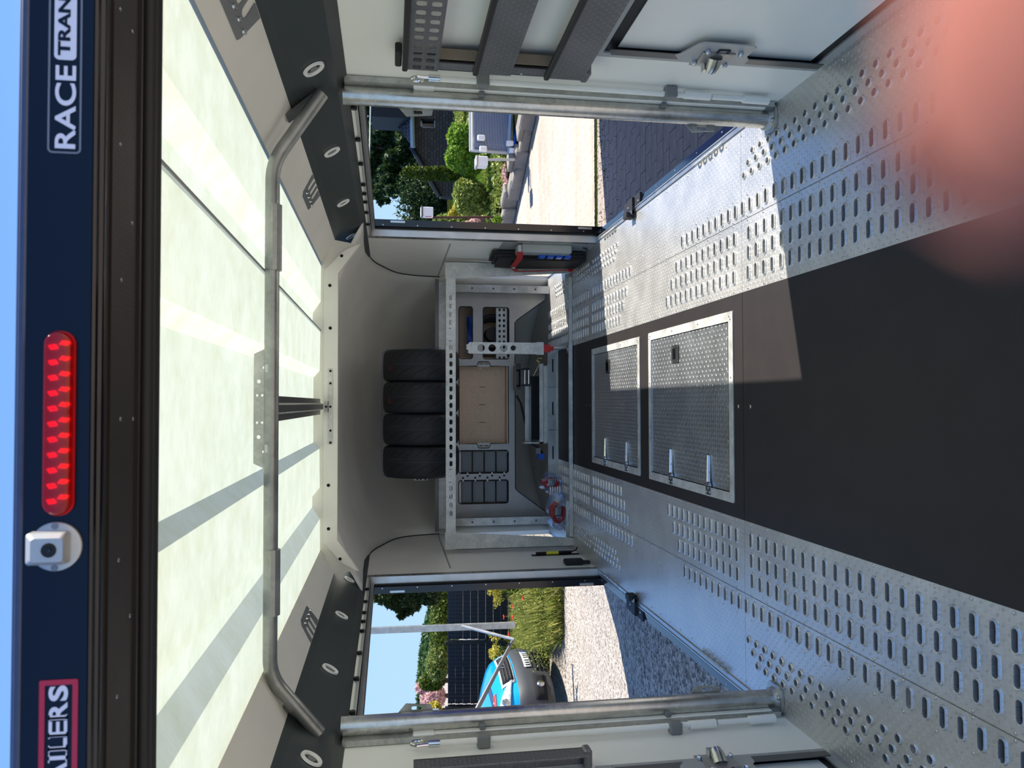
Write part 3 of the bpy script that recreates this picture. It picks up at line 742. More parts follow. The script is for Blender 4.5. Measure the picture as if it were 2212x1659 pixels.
# reversing camera
cx_, cz_ = hp(122, 1180); cr_ = abs(hp(122, 1233)[0]-hp(122, 1128)[0])/2
rc = thing('reversing_camera', 'small silver reversing camera with black lens, left of the brake light', 'camera', (cx_, HY, cz_))
MB().lathe([(0, -.002), (cr_*.9, -.002), (cr_, 0), (cr_, .004), (cr_*.9, .006), (0, .006)], (cx_, HY, cz_), (0, -1, 0), 40).build('flange', 'alu_matt', rc, smooth=True)
w_ = cr_*.66
b = MB()
def cp(hw, z_0, z_1, y, ch): return [(p[0], y, p[1]) for p in rrect(cx_-hw, cx_+hw, z_0, z_1, ch, 3)]
zc0, zc1 = cz_-cr_*.62, cz_+cr_*.95
rings = [cp(w_, zc0, zc1, HY-.005, .004), cp(w_*.97, zc0+.0005, zc1-.001, HY-.020, .004), cp(w_*.72, zc0+.001, zc1-.010, HY-.029, .004)]
rings = [q+[q[0]] for q in rings]; b.sheet(rings); L_ = len(rings[0]); b.f.append(tuple(range(2*L_, 3*L_-1)))
b.build('housing', 'alu_matt', rc)
lc = Vector((cx_, HY-.029, zc0+cr_*.55))
MB().lathe([(0, .0006), (.0072, .0006), (.0082, .002), (.0088, .0)], lc, (0, -1, 0), 28).build('lens_ring', 'black_rubber', rc, smooth=True)
MB().lathe([(.0035, .001), (.003, .002), (0, .0025)], lc, (0, -1, 0), 20).build('lens', 'black_gloss', rc, smooth=True)
for s in (1, -1): MB().disc((cx_+s*cr_*.86, HY-.006, cz_), (0, -1, 0), .0042, .0006, 14).build('screw_cap', 'outline_grey', rc)

# ================================================================== galvanised roof hoop
def bend(pts, rad=.09, n=7):
    out = [Vector(pts[0])]
    for i in range(1, len(pts)-1):
        a, p, c = Vector(pts[i-1]), Vector(pts[i]), Vector(pts[i+1])
        d1, d2 = (a-p).normalized(), (c-p).normalized(); q1, q2 = p+d1*rad, p+d2*rad
        for k in range(n+1): f = k/n; out.append(q1*(1-f)**2+p*2*f*(1-f)+q2*f*f)
    out.append(Vector(pts[-1])); return out
HPY = 2.44
hp_ = thing('roof_hoop', 'bent galvanised tube hoop spanning under the lit roof from soffit to soffit', 'tube', (0, HPY, 1.676))
pr = [(at(x, y, HPY).x, HPY, at(x, y, HPY).z) for x, y in ((664, 234), (589, 352), (591, 700), (583, 1462), (662, 1552))]
b = MB(); b.tube(bend([(.972, HPY, 1.527), pr[1], pr[3], (-.988, HPY, 1.527)], .055), .0215, 18); b.build('hoop_tube', 'galv_hoop', hp_, smooth=True)
for a, c in ((443, 585), (1186, 1328)):
    p, q = at(592, a, HPY), at(592, c, HPY); zz = 1.6685
    b = MB(); b.tube([(p.x, HPY, zz), (q.x, HPY, zz)], .0245, 12); b.build('joining_sleeve', 'galv_hoop', hp_)
for s in (1, -1):
    b = MB(); b.obox((s*.935, HPY+.035, 1.595), (.035, 0, -s*.04), (0, .028, 0), (.004*s, 0, .003)); b.build('end_clamp', 'alu_dark', hp_)
bp = thing('catch_plate', 'long galvanised plate with holes and a slim roller above the roof hoop', 'bracket', (0, HPY+.02, 1.70))
za, zb = at(575, 880, HPY+.02).z, at(548, 880, HPY+.02).z
X0, X1 = at(560, 1014, HPY+.02).x, at(560, 752, HPY+.02).x
def px(y): return at(560, y, HPY+.02).x
b = MB(); b.prism([(X0, za), (X1, za), (X1-.018, zb), (X0+.018, zb)], [circ(px(824), za+.022, .006), circ(px(944), za+.022, .006), circ(px(794), za+.008, .004), circ(px(976), za+.008, .004)]+[circ(px(yy), za+dz, .0042, 10) for yy in (854, 913) for dz in (.012, .027)], lambda u, v, w: (u, HPY+.018+.004*w, v)); b.build('plate', 'galv', bp)
b = MB(); b.box(X0, X1, HPY-.004, HPY+.02, za-.003, za); b.build('flange', 'galv', bp)
b = MB(); b.cyl((px(792), HPY-.012, za-.013), (px(976), HPY-.012, za-.013), .0062, 12); b.build('roller', 'white_plastic', bp, smooth=True)
for yy in (797, 968): MB().box(px(yy)-.012, px(yy)+.012, HPY-.02, HPY+.01, za-.012, za-.002).build('roller_clip', 'steel', bp)
b = MB(); b.tube([(px(770), HPY, za-.004), (px(783), HPY-.01, za-.006), (px(790), HPY-.014, za-.013)], .0025, 6); b.build('wire', 'white_plastic', bp)
for a, c in ((583, 500), (594, 1310)):
    pass
# top-hat rail running forward under the roof
tb = thing('roof_rail', 'folded metal top-hat rail running forward along the roof middle to the arch', 'rail', (-.004, 3.5, 1.70))
x0 = -.004
pf = [(-.043, 1.697), (-.020, 1.697), (-.014, 1.680), (.014, 1.680), (.020, 1.697), (.043, 1.697)]
b = MB().sheet([[(x0+x, y, z) for x, z in pf] for y in (2.52, 4.392)]); b.build('rail', 'alu_dark', tb, solid=.002)
b = MB(); [b.box(x0+s*.0135-.001, x0+s*.0135+.001, 2.52, 4.39, 1.676, 1.682) for s in (1, -1)]; b.build('rail_lips', 'galv_light', tb)

# ================================================================== door posts and the things clipped beside them
for s, nm in ((1, 'right'), (-1, 'left')):
    t = thing('door_post', 'galvanised round post on the rear edge of the %s side door opening' % nm, 'post', (s*1.0, 2.52, 0), 'galvanised posts beside the door openings')
    px0, py0 = s*1.006, 2.525
    MB().tube([(px0, py0, .012), (px0, py0, 1.468)], .031, 24).build('post_tube', 'galv_tube', t, smooth=True)
    b = MB(); b.box(s*1.03, s*1.048, 2.47, 2.565, .012, 1.462); b.build('backing_channel', 'galv', t)
    b = MB(); b.prism(rrect(py0-.055, py0+.05, 0, .05, .02), [], lambda u, v, w: (s*(.955+v*1.8), u, .001+.008*w)); b.tube([(px0, py0, .008), (px0, py0, .022)], [.041, .033], 20); b.build('base_plate', 'galv', t, smooth=False)
    for q in (-.038, .036): MB().disc((s*.99, py0+q, .009), (0, 0, 1), .008, .006, 6, .002).build('base_bolt', 'steel', t)
    for zc in (1.235, .25):
        b = MB(); b.prism([(-.05, 0), (-.05, .028), (.018, .033), (.04, 0)] if 0 else [(-.058, 0), (-.052, .024), (.030, .032), (.058, 0)], [rrect(-.022, .012, .010, .022, .004)], lambda u, v, w: (s*(.986-v), 2.545+.004*w, zc+u)); b.build('latch_bracket', 'galv', t)
    # hooked pole and lamp profile clipped on the wall
    h = thing('hook_pole', 'slim white pole with bent steel hook clipped to the %s wall' % nm, 'pole', (s*1.03, 2.44, .6), 'hooked poles beside the posts')
    y0, y1 = 2.408, 2.470
    b = MB(); b.cyl((s*1.028, y0, 1.17), (s*1.028, y0+.008, .36), .0095, 14); b.build('rod', 'wall_white', h, smooth=True)
    b = MB(); b.cyl((s*1.028, y0, 1.20), (s*1.028, y0, 1.165), .0115, 12); b.build('ferrule', 'chrome', h, smooth=True)
    pts = [(0, 1.19), (0, 1.215), (-.004, 1.235), (.006, 1.250), (.022, 1.252), (.032, 1.242), (.032, 1.226), (.024, 1.216)]
    b = MB(); b.tube([(s*1.028, y0-.006+.0*0+q*1.0, z) for q, z in pts], .005, 8); b.build('steel_hook', 'chrome', h, smooth=True)
    b = MB(); b.cyl((s*1.03, y0+.008, .36), (s*1.03, y0+.009, .27), .014, 14); b.cyl((s*1.03, y0+.012, .262), (s*1.03, y0+.014, .15), .009, 12); b.cyl((s*1.03, y0+.014, .15), (s*1.03, y0+.016, .06), .014, 14); b.build('crank_grips', 'wall_white', h, smooth=True)
    g = thing('lamp_rail', 'long white lamp profile beside the galvanised post on the %s wall' % nm, 'lamp', (s*1.035, 2.49, .6), 'lamp profiles beside the posts')
    b = MB(); b.box(s*1.026, s*1.0495, 2.478, 2.505, .035, 1.20, ch=.003) if 0 else b.obox((s*1.038, 2.492, .62), (.011, 0, 0), (0, .013, 0), (0, 0, .585), ch=.004); b.build('profile', 'wall_white', g)
    b = MB(); b.obox((s*1.037, 2.489, 1.21), (.013, 0, 0), (0, .015, 0), (0, 0, .035), ch=.004); b.build('end_cap', 'white_plastic', g)
    b = MB(); b.obox((s*1.037, 2.487, 1.243), (.010, 0, 0), (0, .010, 0), (0, 0, .014), ch=.003); b.build('cap_clip', 'grey_plastic', g)
    b = MB(); b.box(s*1.026, s*1.0495, 2.476, 2.508, .012, .04); b.build('end_cap', 'grey_plastic', g)
    for z in (1.175, 1.03, .41):
        if z < 1.1:
            MB().obox((s*1.03, y0, z), (.019, 0, 0), (0, .016, 0), (0, 0, .020), ch=.004).build('pole_clip', 'grey_plastic', h)
            MB().obox((s*1.031, 2.498, z-.006), (.019, 0, 0), (0, .017, 0), (0, 0, .009), ch=.002).build('clip', 'grey_plastic', g)

# ================================================================== right wall: folding shelf, service flap
sh = thing('wall_shelf', 'folded tread plate ladder shelf on the right wall above the service flap', 'shelf', (1.02, 2.0, 1.0))
ya = 2.28
tread('hinge_brown', (132, 118, 100), (1, 2), .02, .5, .5, .0008)
b = MB(); b.box(1.004, 1.010, 1.25, ya, .735, 1.283); b.box(1.004, 1.049, 2.262, ya, .735, 1.283) if 0 else None
# frame side: angled strip nearest the post
b = MB(); b.box(1.000, 1.048, ya-.004, ya, .738, 1.283); b.box(1.000, 1.004, ya-.05, ya, .738, 1.283); b.build('side_strip', 'tread_side', sh)
def slat(z0, z1, holes, name='slat', x=1.0):
    b = MB(); hs = []
    if holes:
        for k in range(16):
            for zz in (z0+.024, z0+.062): y = ya-.028-k*.045; hs.append(rrect(y-.014, y+.014, zz-.0125, zz+.0125, .007, 3))
    b.prism([(1.25, z0), (ya-.006, z0), (ya-.006, z1), (1.25, z1)], hs, lambda u, v, w: (x-.004-.003*w, u, v)); b.build(name, 'tread_side', sh)
slat(1.180, 1.268, True); slat(.962, 1.065, False); slat(.742, .846, False)
for z0 in (1.268, 1.06, .845):
    b = MB(); b.obox((1.0-.006, (1.25+ya)/2, z0+.008), (.008, 0, 0), (0, (ya-1.25)/2-.004, 0), (0, 0, .008), ch=.003); b.build('rubber_edge', 'black_rubber', sh)
for z0, z1 in ((1.07, 1.18), (.85, .962)):
    b = MB(); b.box(1.028, 1.032, ya-.075, ya-.004, z0, z1); b.box(1.0, 1.03, ya-.078, ya-.074, z0, z1); b.build('hinge_panel', 'hinge_brown', sh)
b = MB(); b.obox((1.018, ya-.045, 1.295), (.016, 0, 0), (0, .048, 0), (0, 0, .010), ch=.004); b.build('foot_rubber', 'black_rubber', sh)
b = MB(); b.obox((1.02, ya-.02, .735), (.028, 0, 0), (0, .03, 0), (0, 0, .012), ch=.006); b.build('corner_cap', 'tread_side', sh)
for z in (1.265, 1.05, .93, .85, .77): MB().disc((1.0, ya-.012, z), (-1, 0, 0), .005, .002, 10, .001).build('screw', 'steel', sh, smooth=True)
sl = thing('wall_shelf', 'tread plate corner of a folded shelf at the edge of the left wall', 'shelf', (-1.02, 2.2, .8))
b = MB(); b.box(-1.048, -1.0, 2.245, 2.249, .752, 1.25); b.box(-1.004, -1.0, 2.19, 2.249, .752, 1.25); b.build('side_strip', 'tread_side', sl)
b = MB(); b.obox((-1.02, 2.23, .748), (.028, 0, 0), (0, .022, 0), (0, 0, .012), ch=.006); b.build('corner_cap', 'tread_side', sl)

def flap(s, Y1, nm):
    t = thing('service_flap', '%s wall service flap framed in grey metal with a rotary latch' % nm, 'hatch', (s*1.04, Y1-.4, .37), 'service flaps low on both walls')
    Z0, Z1 = .012, .728; X = s*1.046
    b = MB(); b.prism([(1.2, Z0), (Y1, Z0), (Y1, Z1), (1.2, Z1)], [[(1.23, Z0+.026), (Y1-.026, Z0+.026), (Y1-.026, Z1-.026), (1.23, Z1-.026)]], lambda u, v, w: (X-s*.006*w, u, v)); b.build('flap_frame', 'alu_matt', t)
    b = MB(); b.box(s*1.0485, s*1.047, 1.23, Y1-.026, Z0+.026, Z1-.026); b.build('rebate', 'black_rubber', t)
    b = MB(); b.box(s*1.044, s*1.0465, 1.23, Y1-.058, Z0+.052, Z1-.062); b.build('flap_panel', 'wall_white', t)
    # long folded edge profile on the leading side with raised latch plate
    b = MB(); a0, a1 = Z0+.022, Z1-.035
    b.add([(s*1.042, Y1-.030, a0), (s*1.042, Y1-.030, a1-.02), (s*1.026, Y1-.048, a1-.01), (s*1.026, Y1-.048, a0), (s*1.026, Y1-.078, a0), (s*1.026, Y1-.078, a1+.004)], [(0, 1, 2, 3), (3, 2, 5, 4)]); b.build('edge_profile', 'alu_dark', t, solid=.003)
    zc = .375
    b = MB(); b.prism([(Y1-.045, zc-.10), (Y1-.045, zc+.10), (Y1-.078, zc+.125), (Y1-.085, zc+.115), (Y1-.155, zc+.085), (Y1-.165, zc+.07), (Y1-.165, zc-.075), (Y1-.155, zc-.09), (Y1-.10, zc-.085), (Y1-.080, zc-.10)], [], lambda u, v, w: (s*(1.026-.004*w), u, v)); lp = b.build('latch_plate', 'alu_matt', t)
    b = MB(); b.prism([(Y1-.05, zc-.035), (Y1-.05, zc+.05), (Y1-.115, zc+.055), (Y1-.115, zc-.045)], [], lambda u, v, w: (s*(1.0215-.004*w), u, v)); b.build('lock_body', 'tread_front', lp)
    b = MB(); b.tube([(s*1.02, Y1-.085, zc+.006), (s*1.004, Y1-.07, zc+.006), (s*.996, Y1-.052, zc+.006)], [.022, .020, .016], 14); b.box(s*.998, s*1.018, Y1-.054, Y1-.028, zc-.016, zc+.026); b.build('latch_cam', 'steel', lp, smooth=True)
    b = MB(); b.disc((s*1.0, Y1-.06, zc+.004), (-s, .5, 0), .012, .002, 14); b.build('cam_bore', 'black_void', lp)
    for u, v in ((-.05, .055), (-.05, -.04), (-.125, .045), (-.125, -.055)): MB().disc((s*1.021, Y1+u, zc+v), (-s, 0, 0), .0075, .007, 6, .006).build('nut', 'chrome', lp, smooth=True)
    b = MB(); b.prism(rrect(Y1-.135, Y1-.105, zc-.022, zc+.015, .005), [rrect(Y1-.130, Y1-.110, zc-.016, zc+.009, .002)], lambda u, v, w: (s*(1.0215-.003*w), u, v)); b.build('slider_rim', 'black_rubber', lp)
    b = MB(); b.box(s*1.04, s*1.046, Y1-.001, Y1+.018, zc-.035, zc+.045); b.build('strike_plate', 'galv', t)
    for z in (Z0+.05, Z1-.05, (Z0+Z1)/2): MB().disc((s*1.04, Y1-.013, z), (-s, 0, 0), .0045, .001, 10, .001).build('screw', 'steel', t, smooth=True)
    return t
flap(1, 2.206, 'right'); flap(-1, 2.212, 'left')
# ================================================================== front rack frame, tool panel, tyres
FY = 5.50
fr = thing('rack_frame', 'galvanised portal frame across the front with slotted cross bar and holed posts', 'frame', (0, FY, 0))
zt, zb = .925, .855
slz = .889
b = MB(); xs = [.762, .703, .644, .586]+[.409-.0588*k for k in range(15)]+[-.588, -.647, -.706, -.765]
b.prism([(-1.02, zb), (1.0, zb), (1.0, zt), (-1.02, zt)], [rrect(x-.0185, x+.0185, slz-.011, slz+.011, .0108, 4) for x in xs], lambda u, v, w: (u, FY-.003*w, v)); b.build('cross_bar', 'galv_light', fr)
b = MB(); b.box(-1.02, 1.0, FY, FY+.035, zt-.003, zt); b.box(-1.02, 1.0, FY, FY+.03, zb, zb+.003); b.build('bar_flange', 'galv_light', fr)
for x in (.50, -.50):
    for q in (-.045, .045): MB().box(x+q-.002, x+q+.002, FY-.0035, FY-.003, slz-.004, slz+.014).build('slot_mark', 'black_void', fr)
    MB().disc((x, FY-.003, slz), (0, -1, 0), .003, .0006, 8).build('pin_hole', 'black_void', fr)
for s in (1, -1):
    # side cheeks: broad tapering galvanised plates along the wall behind the bar
    b = MB(); b.prism([(s*1.022, .0), (s*1.022, .93), (s*.90, .93), (s*.90, .853), (s*.962, .0)], [], lambda u, v, w: (u, FY+.004*w, v)); b.box(s*1.018, s*1.022, FY, FY+.05, 0, .93); b.build('side_cheek', 'galv_light', fr)
    for zz in (.905, .80): 
        MB().disc((s*.975, FY-.002, .905 if zz > .85 else .87), (0, -1, 0), .008, .002, 12, .001).build('bolt', 'galv_light', fr)
    PY = 6.33
    b = MB(); x0, x1 = s*.925, s*.985
    b.prism([(x0, .0), (x1, .0), (x1, .90), (x0, .90)], [circ(s*.958, z, .0085, 12) for z in (.12, .30, .475, .65)], lambda u, v, w: (u, PY-.003*w, v)); b.box(s*.985, s*.988, PY, PY+.05, 0, .9); b.build('holed_post', 'galv', fr)
    b = MB(); b.box(s*.96, s*.995, PY+.06, PY+.09, .0, .9); b.build('rear_post', 'alu_matt', fr)
# shelf rails behind the bar on which the tyres rest
for y, z in ((6.20, .835),): MB().cyl((-.98, y, z), (.98, y, z), .018, 12).build('shelf_tube', 'galv_tube', fr, smooth=True)
MB().box(-1.0, 1.0, 6.30, 6.335, .845, .925).build('rear_bar', 'galv', fr)
for s in (1, -1):
    for k in range(2): MB().box(s*(.62+.2*k), s*(.68+.2*k), 6.296, 6.30, .935, .95).build('hanger_tab', 'blue_edge', fr)
    MB().box(s*.45, s*1.02, 6.29, 6.30, .925, .955).build('back_strip', 'alu_dark', fr)
# low floor bar with end shoes
fb = thing('floor_bar', 'low galvanised bar lying across the floor with end shoes', 'bar', (0, FY+.02, 0))
MB().obox((-.01, FY+.01, .017), (.945, 0, 0), (0, .014, 0), (0, 0, .014), ch=.003).build('bar', 'galv_light', fb)
for s in (1, -1):
    b = MB(); b.prism(rrect(s*.70 if s > 0 else -.97, s*.96 if s > 0 else -.70, 0, .05, .012), [], lambda u, v, w: (u, FY+.03-.003*w, v+.001)); b.box(s*.70, s*.97, FY+.0, FY+.03, .001, .005); b.build('end_shoe', 'galv', fb)
    for q in (.76, .87): MB().disc((s*q, FY+.027, .028), (0, -1, 0), .008, .004, 12, .001).build('bolt', 'steel', fb)
    b = MB(); b.tube([(s*.955, FY+.03, .0), (s*.985, FY+.02, .05), (s*.995, FY+.02, .07), (s*.985, FY+.05, .085)], .006, 8); b.build('locking_pin', 'steel', fb, smooth=True)
    MB().tube([(s*.985, FY+.05, .085), (s*.975, FY+.06, .10)], .009, 8).build('pin_knob', 'red_plastic', fb, smooth=True)

# tread plate panel with cut-outs
TY = 6.45
tpn = thing('tool_panel', 'full width tread plate panel with rounded cut-outs below the tyre rack', 'panel', (0, TY, .4))
def rim(b, u0, u1, v0, v1, r): 
    o = rrect(u0, u1, v0, v1, r); rows = [[(p[0], TY-.003, p[1]) for p in rrect(u0+e, u1-e, v0+e, v1-e, max(r-e, .002))] for e in (0,)]
C1 = (.384, .820, .633, .748); C2 = (.383, .818, .326, .545); C3 = (-.326, .324, .332, .747); C4 = (-.572, -.381, .333, .750); C5 = (-.824, -.629, .334, .750)
cuts = [rrect(c[0], c[1], c[2], c[3], .022) for c in (C1, C2, C4, C5)]
tab = rrect(*C3, .018)
# central opening has a handle notch on each side
def notched(c, e=0):
    x0, x1, z0, z1 = c[0]-e, c[1]+e, c[2]-e, c[3]+e; m_ = .54
    return [(x0, z0), (x1, z0), (x1, m_-.056-e), (x1+.022, m_-.050-e), (x1+.036, m_-.04-e), (x1+.036, m_+.04+e), (x1+.022, m_+.050+e), (x1, m_+.056+e), (x1, z1), (x0, z1), (x0, m_+.056+e), (x0-.022, m_+.050+e), (x0-.036, m_+.04+e), (x0-.036, m_-.04-e), (x0-.022, m_-.050-e), (x0, m_-.056-e)]
cuts.append(notched(C3))
bnd = [(-.99, .0), (-.90, .02), (-.71, .275), (.70, .275), (.885, .02), (.99, .0), (.99, .86), (-.99, .86)]
b = MB(); b.prism(bnd, cuts, lambda u, v, w: (u, TY-.003*w, v)); b.build('panel_sheet', 'tread_front', tpn)
def edge_of(loop, e=.006):
    b = MB(); P3 = [(p[0], TY-.003, p[1]) for p in loop]; b.tube(P3, e*.65, 6, closed=True); return b
for lp_ in cuts: edge_of(lp_).build('edge_trim', 'black_rubber', tpn, smooth=True)
b = MB(); b.tube([(-.90, TY-.003, .02), (-.73, TY-.003, .25), (-.70, TY-.003, .275), (.69, TY-.003, .275), (.715, TY-.003, .255), (.885, TY-.003, .02)], .004, 6); b.build('edge_trim', 'black_rubber', tpn, smooth=True)
# compartments behind the cut-outs
mat('locker_back', (176, 158, 136), .5, .4, noise=.06, nscale=4)
def cell(x0, x1, z0, z1, d=.34, m_='locker_in'):
    b = MB(); y0, y1 = TY+.002, TY+d
    b.add([(x0, y0, z0), (x1, y0, z0), (x1, y0, z1), (x0, y0, z1), (x0, y1, z0), (x1, y1, z0), (x1, y1, z1), (x0, y1, z1)], [(4, 5, 6, 7), (0, 1, 5, 4), (3, 2, 6, 7), (0, 3, 7, 4), (1, 2, 6, 5)]); return b.build('compartment', m_, tpn, fix=False)
tread('locker_in', (206, 176, 146), (0, 2), .02, .45, .35, .0009)
cell(.36, .86, .60, .79); cell(.36, .86, .28, .59); cell(-.60, -.36, .30, .80, .2); cell(-.86, -.60, .30, .80, .2)
# large lift-out tray front in the middle
tray = thing('tray_front', 'large recessed tread plate tray in the middle of the tool panel', 'tray', (0, TY+.1, .54))
MB().box(-.40, .40, TY+.10, TY+.105, .30, .80).build('back', 'locker_in', tray)
MB().box(-.40, .40, TY+.004, TY+.10, .300, .345).build('bottom', 'locker_in', tray)
for s in (1, -1):
    b = MB(); m_ = .54; xh = s*.343
    b.prism([(xh-.026, m_-.055), (xh+.026, m_-.055), (xh+.026, m_+.055), (xh-.026, m_+.055)], [rrect(xh-.006, xh+.006, m_-.037, m_-.005, .003), rrect(xh-.006, xh+.006, m_+.005, m_+.037, .003)], lambda u, v, w: (u, TY+.006-.003*w, v)); b.build('grip', 'tread_front', tray)
    for q in (.36, .56, .74):
        MB().disc((s*.31, TY+.10, q), (0, -1, 0), .004, .002, 8).build('rivet', 'steel', tray)
for x in (.15, 0, -.15): MB().box(x-.002, x+.002, TY+.096, TY+.10, .515, .565).build('slot_mark', 'black_rubber', tray)
# bins
def bin_(x0, x1, z0, z1, lab):
    t = thing('storage_bin', lab, 'storage box', ((x0+x1)/2, TY+.02, z0), 'grey small-parts bins in the tool panel')
    b = MB(); e = .006
    b.prism(rrect(x0+e, x1-e, z0+e, z1-e, .008), [], lambda u, v, w: (u, TY+.028-.008*w-.006*math.sin(max(0, min(1, (u-x0)/(x1-x0)))*PI)*w, v)); b.build('bin_front', 'bin_grey', t)
    b = MB(); b.box(x0+e, x1-e, TY+.03, TY+.17, z0+e, z0+.012); b.build('bin_floor', 'bin_grey', t)
    b = MB(); b.box(x0+.02, x1-.02, TY+.014, TY+.022, z1-.028, z1-.018); b.build('label_rail', 'bin_grey', t)
    b = MB(); b.box(x0+e, x1-e, TY+.016, TY+.03, z0+.010, z0+.016); b.build('lower_lip', 'bin_grey', t)
rowsn = ['top', 'second', 'third', 'bottom']
for (c, nm) in ((C4, 'right-hand'), (C5, 'left-hand')):
    hgt = (c[3]-c[2]-.02)/4
    for k in range(4):
        z1 = c[3]-.016-k*hgt; bin_(c[0]+.004, c[1]-.004, z1-hgt, z1, 'grey small-parts bin, %s in the %s stack of four' % (rowsn[k], nm))
    MB().box(c[0], c[1], TY+.01, TY+.02, c[3]-.018, c[3]-.004).build('white_strip', 'white_plastic', tpn)
# turn buttons between the two bin stacks
for k in range(4):
    z = C4[3]-.035-k*.1025
    for x, dz, dx in ((-.593, -.038, 1), (-.608, 0, -1)):
        tb = thing('turn_button', 'white turn button beside the %s bin of the %s stack' % (rowsn[k], 'right-hand' if dx > 0 else 'left-hand'), 'latch', (x, TY-.006, z+dz), 'turn buttons between the bin stacks')
        MB().disc((x, TY-.003, z+dz), (0, -1, 0), .009, .005, 10).build('button', 'black_rubber', tb)
        MB().box(x+dx*.014, x+dx*.03, TY-.008, TY-.004, z+dz-.005, z+dz+.005).build('tongue', 'white_plastic', tb)
# hose reel and blue gear in the right compartments
hr = thing('spare_hose', 'coiled black hose in the lower right compartment behind a slotted guard', 'hose', (.60, TY+.12, .31))
for k in range(5): MB().tube([(.60+(.155-.008*k)*math.cos(a), TY+.06+.026*k, .455+(.155-.004*k)*math.sin(a)) for a in np.linspace(0, 2*PI, 33)[:-1]], .014, 8, closed=True).build('hose_turn', 'black_rubber', hr, smooth=True)
MB().cyl((.60, TY+.05, .455), (.60, TY+.2, .455), .06, 20).build('drum', 'black_rubber', hr, smooth=True)
gd = thing('slotted_guard', 'pale slotted strip across the lower right compartment', 'guard', (.6, TY+.02, .36))
b = MB(); b.prism([(.37, .338), (.83, .338), (.83, .432), (.37, .432)], [rrect(.80-.045*k-.012, .80-.045*k+.012, z-.009, z+.009, .0085, 3) for k in range(10) for z in (.365, .402)], lambda u, v, w: (u, TY+.02+.003*w, v)); b.build('guard_sheet', 'alu_matt', gd)
bg_ = thing('blue_strap', 'folded bright blue strap lying in the upper right compartment', 'strap', (.63, TY+.1, .60))
b = MB()
for k in range(4): b.sheet([[(.50+.05*i, TY+.05+.03*k+.01*math.sin(i*1.7+k), .615+.012*k+.010*math.sin(i*1.3+k*2)), (.50+.05*i, TY+.05+.03*k+.02, .655+.010*math.sin(i*1.1+k))] for i in range(6)])
b.build('folded_web', 'blue_plastic', bg_, solid=.006)

# tyres
mat('tyre', (33, 35, 38), .62, noise=.1, nscale=14, bump=.0004, bscale=160)
mat('tyre_groove', (5, 5, 6), .8)
mat('chalk_red', (150, 60, 60), .8); mat('chalk_grey', (70, 74, 78), .8)
def tyre(xc, wd, lab, k):
    Rr = .290; yc, zc = 5.98, 1.078
    t = thing('tyre', lab, 'tyre', (xc, yc, zc-Rr), 'tyres side by side on the rack')
    hw = wd/2; pf = [(.195, -hw*.80), (.205, -hw*.93), (.24, -hw*.99), (.262, -hw*.97), (.278, -hw*.88), (.2865, -hw*.7), (.2893, -hw*.35), (.290, 0), (.2893, hw*.35), (.2865, hw*.7), (.278, hw*.88), (.262, hw*.97), (.24, hw*.99), (.205, hw*.93), (.195, hw*.80)]
    MB().lathe(pf+[(.19, hw*.6), (.19, -hw*.6), pf[0]], (xc, yc, zc), (1, 0, 0), 64).build('tyre_body', 'tyre', t, smooth=True)
    def tr(u, ang, rr=.2903):     # tread surface point
        return (xc+u, yc-rr*math.cos(ang), zc+rr*math.sin(ang))
    b = MB(); n_ = 0
    for a0 in np.arange(-1.2, 2.6, .24):
        for sgn in (1,):
            # curved sipe, outer half
            pts = []
            for q in np.linspace(0, 1, 7): pts.append((hw*(.82-.50*q**.8), a0+.30*q**1.3*1.0))
            L_, R_ = [], []
            for i, (u, a) in enumerate(pts):
                wv = .012*math.sin(PI*min(1, .15+i/6))**.5; L_.append(tr(u, a-wv, .2908-.012*max(0, abs(u)/hw-.55))); R_.append(tr(u, a+wv, .2908-.012*max(0, abs(u)/hw-.55)))
            b.sheet([L_, R_])
    for a0 in np.arange(-1.2, 2.6, .40):
        pts = [(hw*(-.02-.80*q**1.1), a0-.1-.62*(1-q)**1.4*1+.42) for q in np.linspace(0, 1, 9)]
        L_, R_ = [], []
        for i, (u, a) in enumerate(pts):
            wv = .017*math.sin(PI*min(.95, .1+i/8))**.6; rr = .2908-.012*max(0, abs(u)/hw-.55); L_.append(tr(u, a-wv, rr)); R_.append(tr(u, a+wv, rr))
        b.sheet([L_, R_])
    b.build('tread_grooves', 'tyre_groove', t, kind='stuff')
    b = MB(); b.sheet([[tr(.004, a, .2910), tr(.006, a, .2910)] for a in np.linspace(-1.1, 1.5, 50)]); b.build('centre_line', 'chalk_grey', t)
    if k < 2:
        b = MB(); R2 = random.Random(k+3)
        for i in range(3):
            a0, u0 = .95+.0*i, -.01-.015*i; b.tube([tr(u0, a0-.1, .2912), tr(u0-.006+R2.uniform(-.01, .01), a0, .2912), tr(u0+.02, a0+.09, .2912)], .0012, 4)
        b.build('chalk_mark', 'chalk_red', t)
    return t
xs_ = [(.296, .240), (.057, .236), (-.182, .236), (-.424, .238)]
def tyre_text(t, xc, txt, u):
    cu = bpy.data.curves.new('t', 'FONT'); cu.body = txt; cu.size = 1; o = bpy.data.objects.new('t', cu); COL.objects.link(o); bpy.context.view_layer.update()
    me = bpy.data.meshes.new_from_object(o.evaluated_get(bpy.context.evaluated_depsgraph_get())); bpy.data.objects.remove(o)
    sc = .022; b = MB(); yc, zc = 5.98, 1.078
    b.add([(xc+u+v.co.y*sc, yc-.2914*math.cos(.95-v.co.x*sc*1.4/.29), zc+.2914*math.sin(.95-v.co.x*sc*1.4/.29)) for v in me.vertices], [tuple(p.vertices) for p in me.polygons]); b.build('tread_code', 'chalk_grey', t, fix=False)
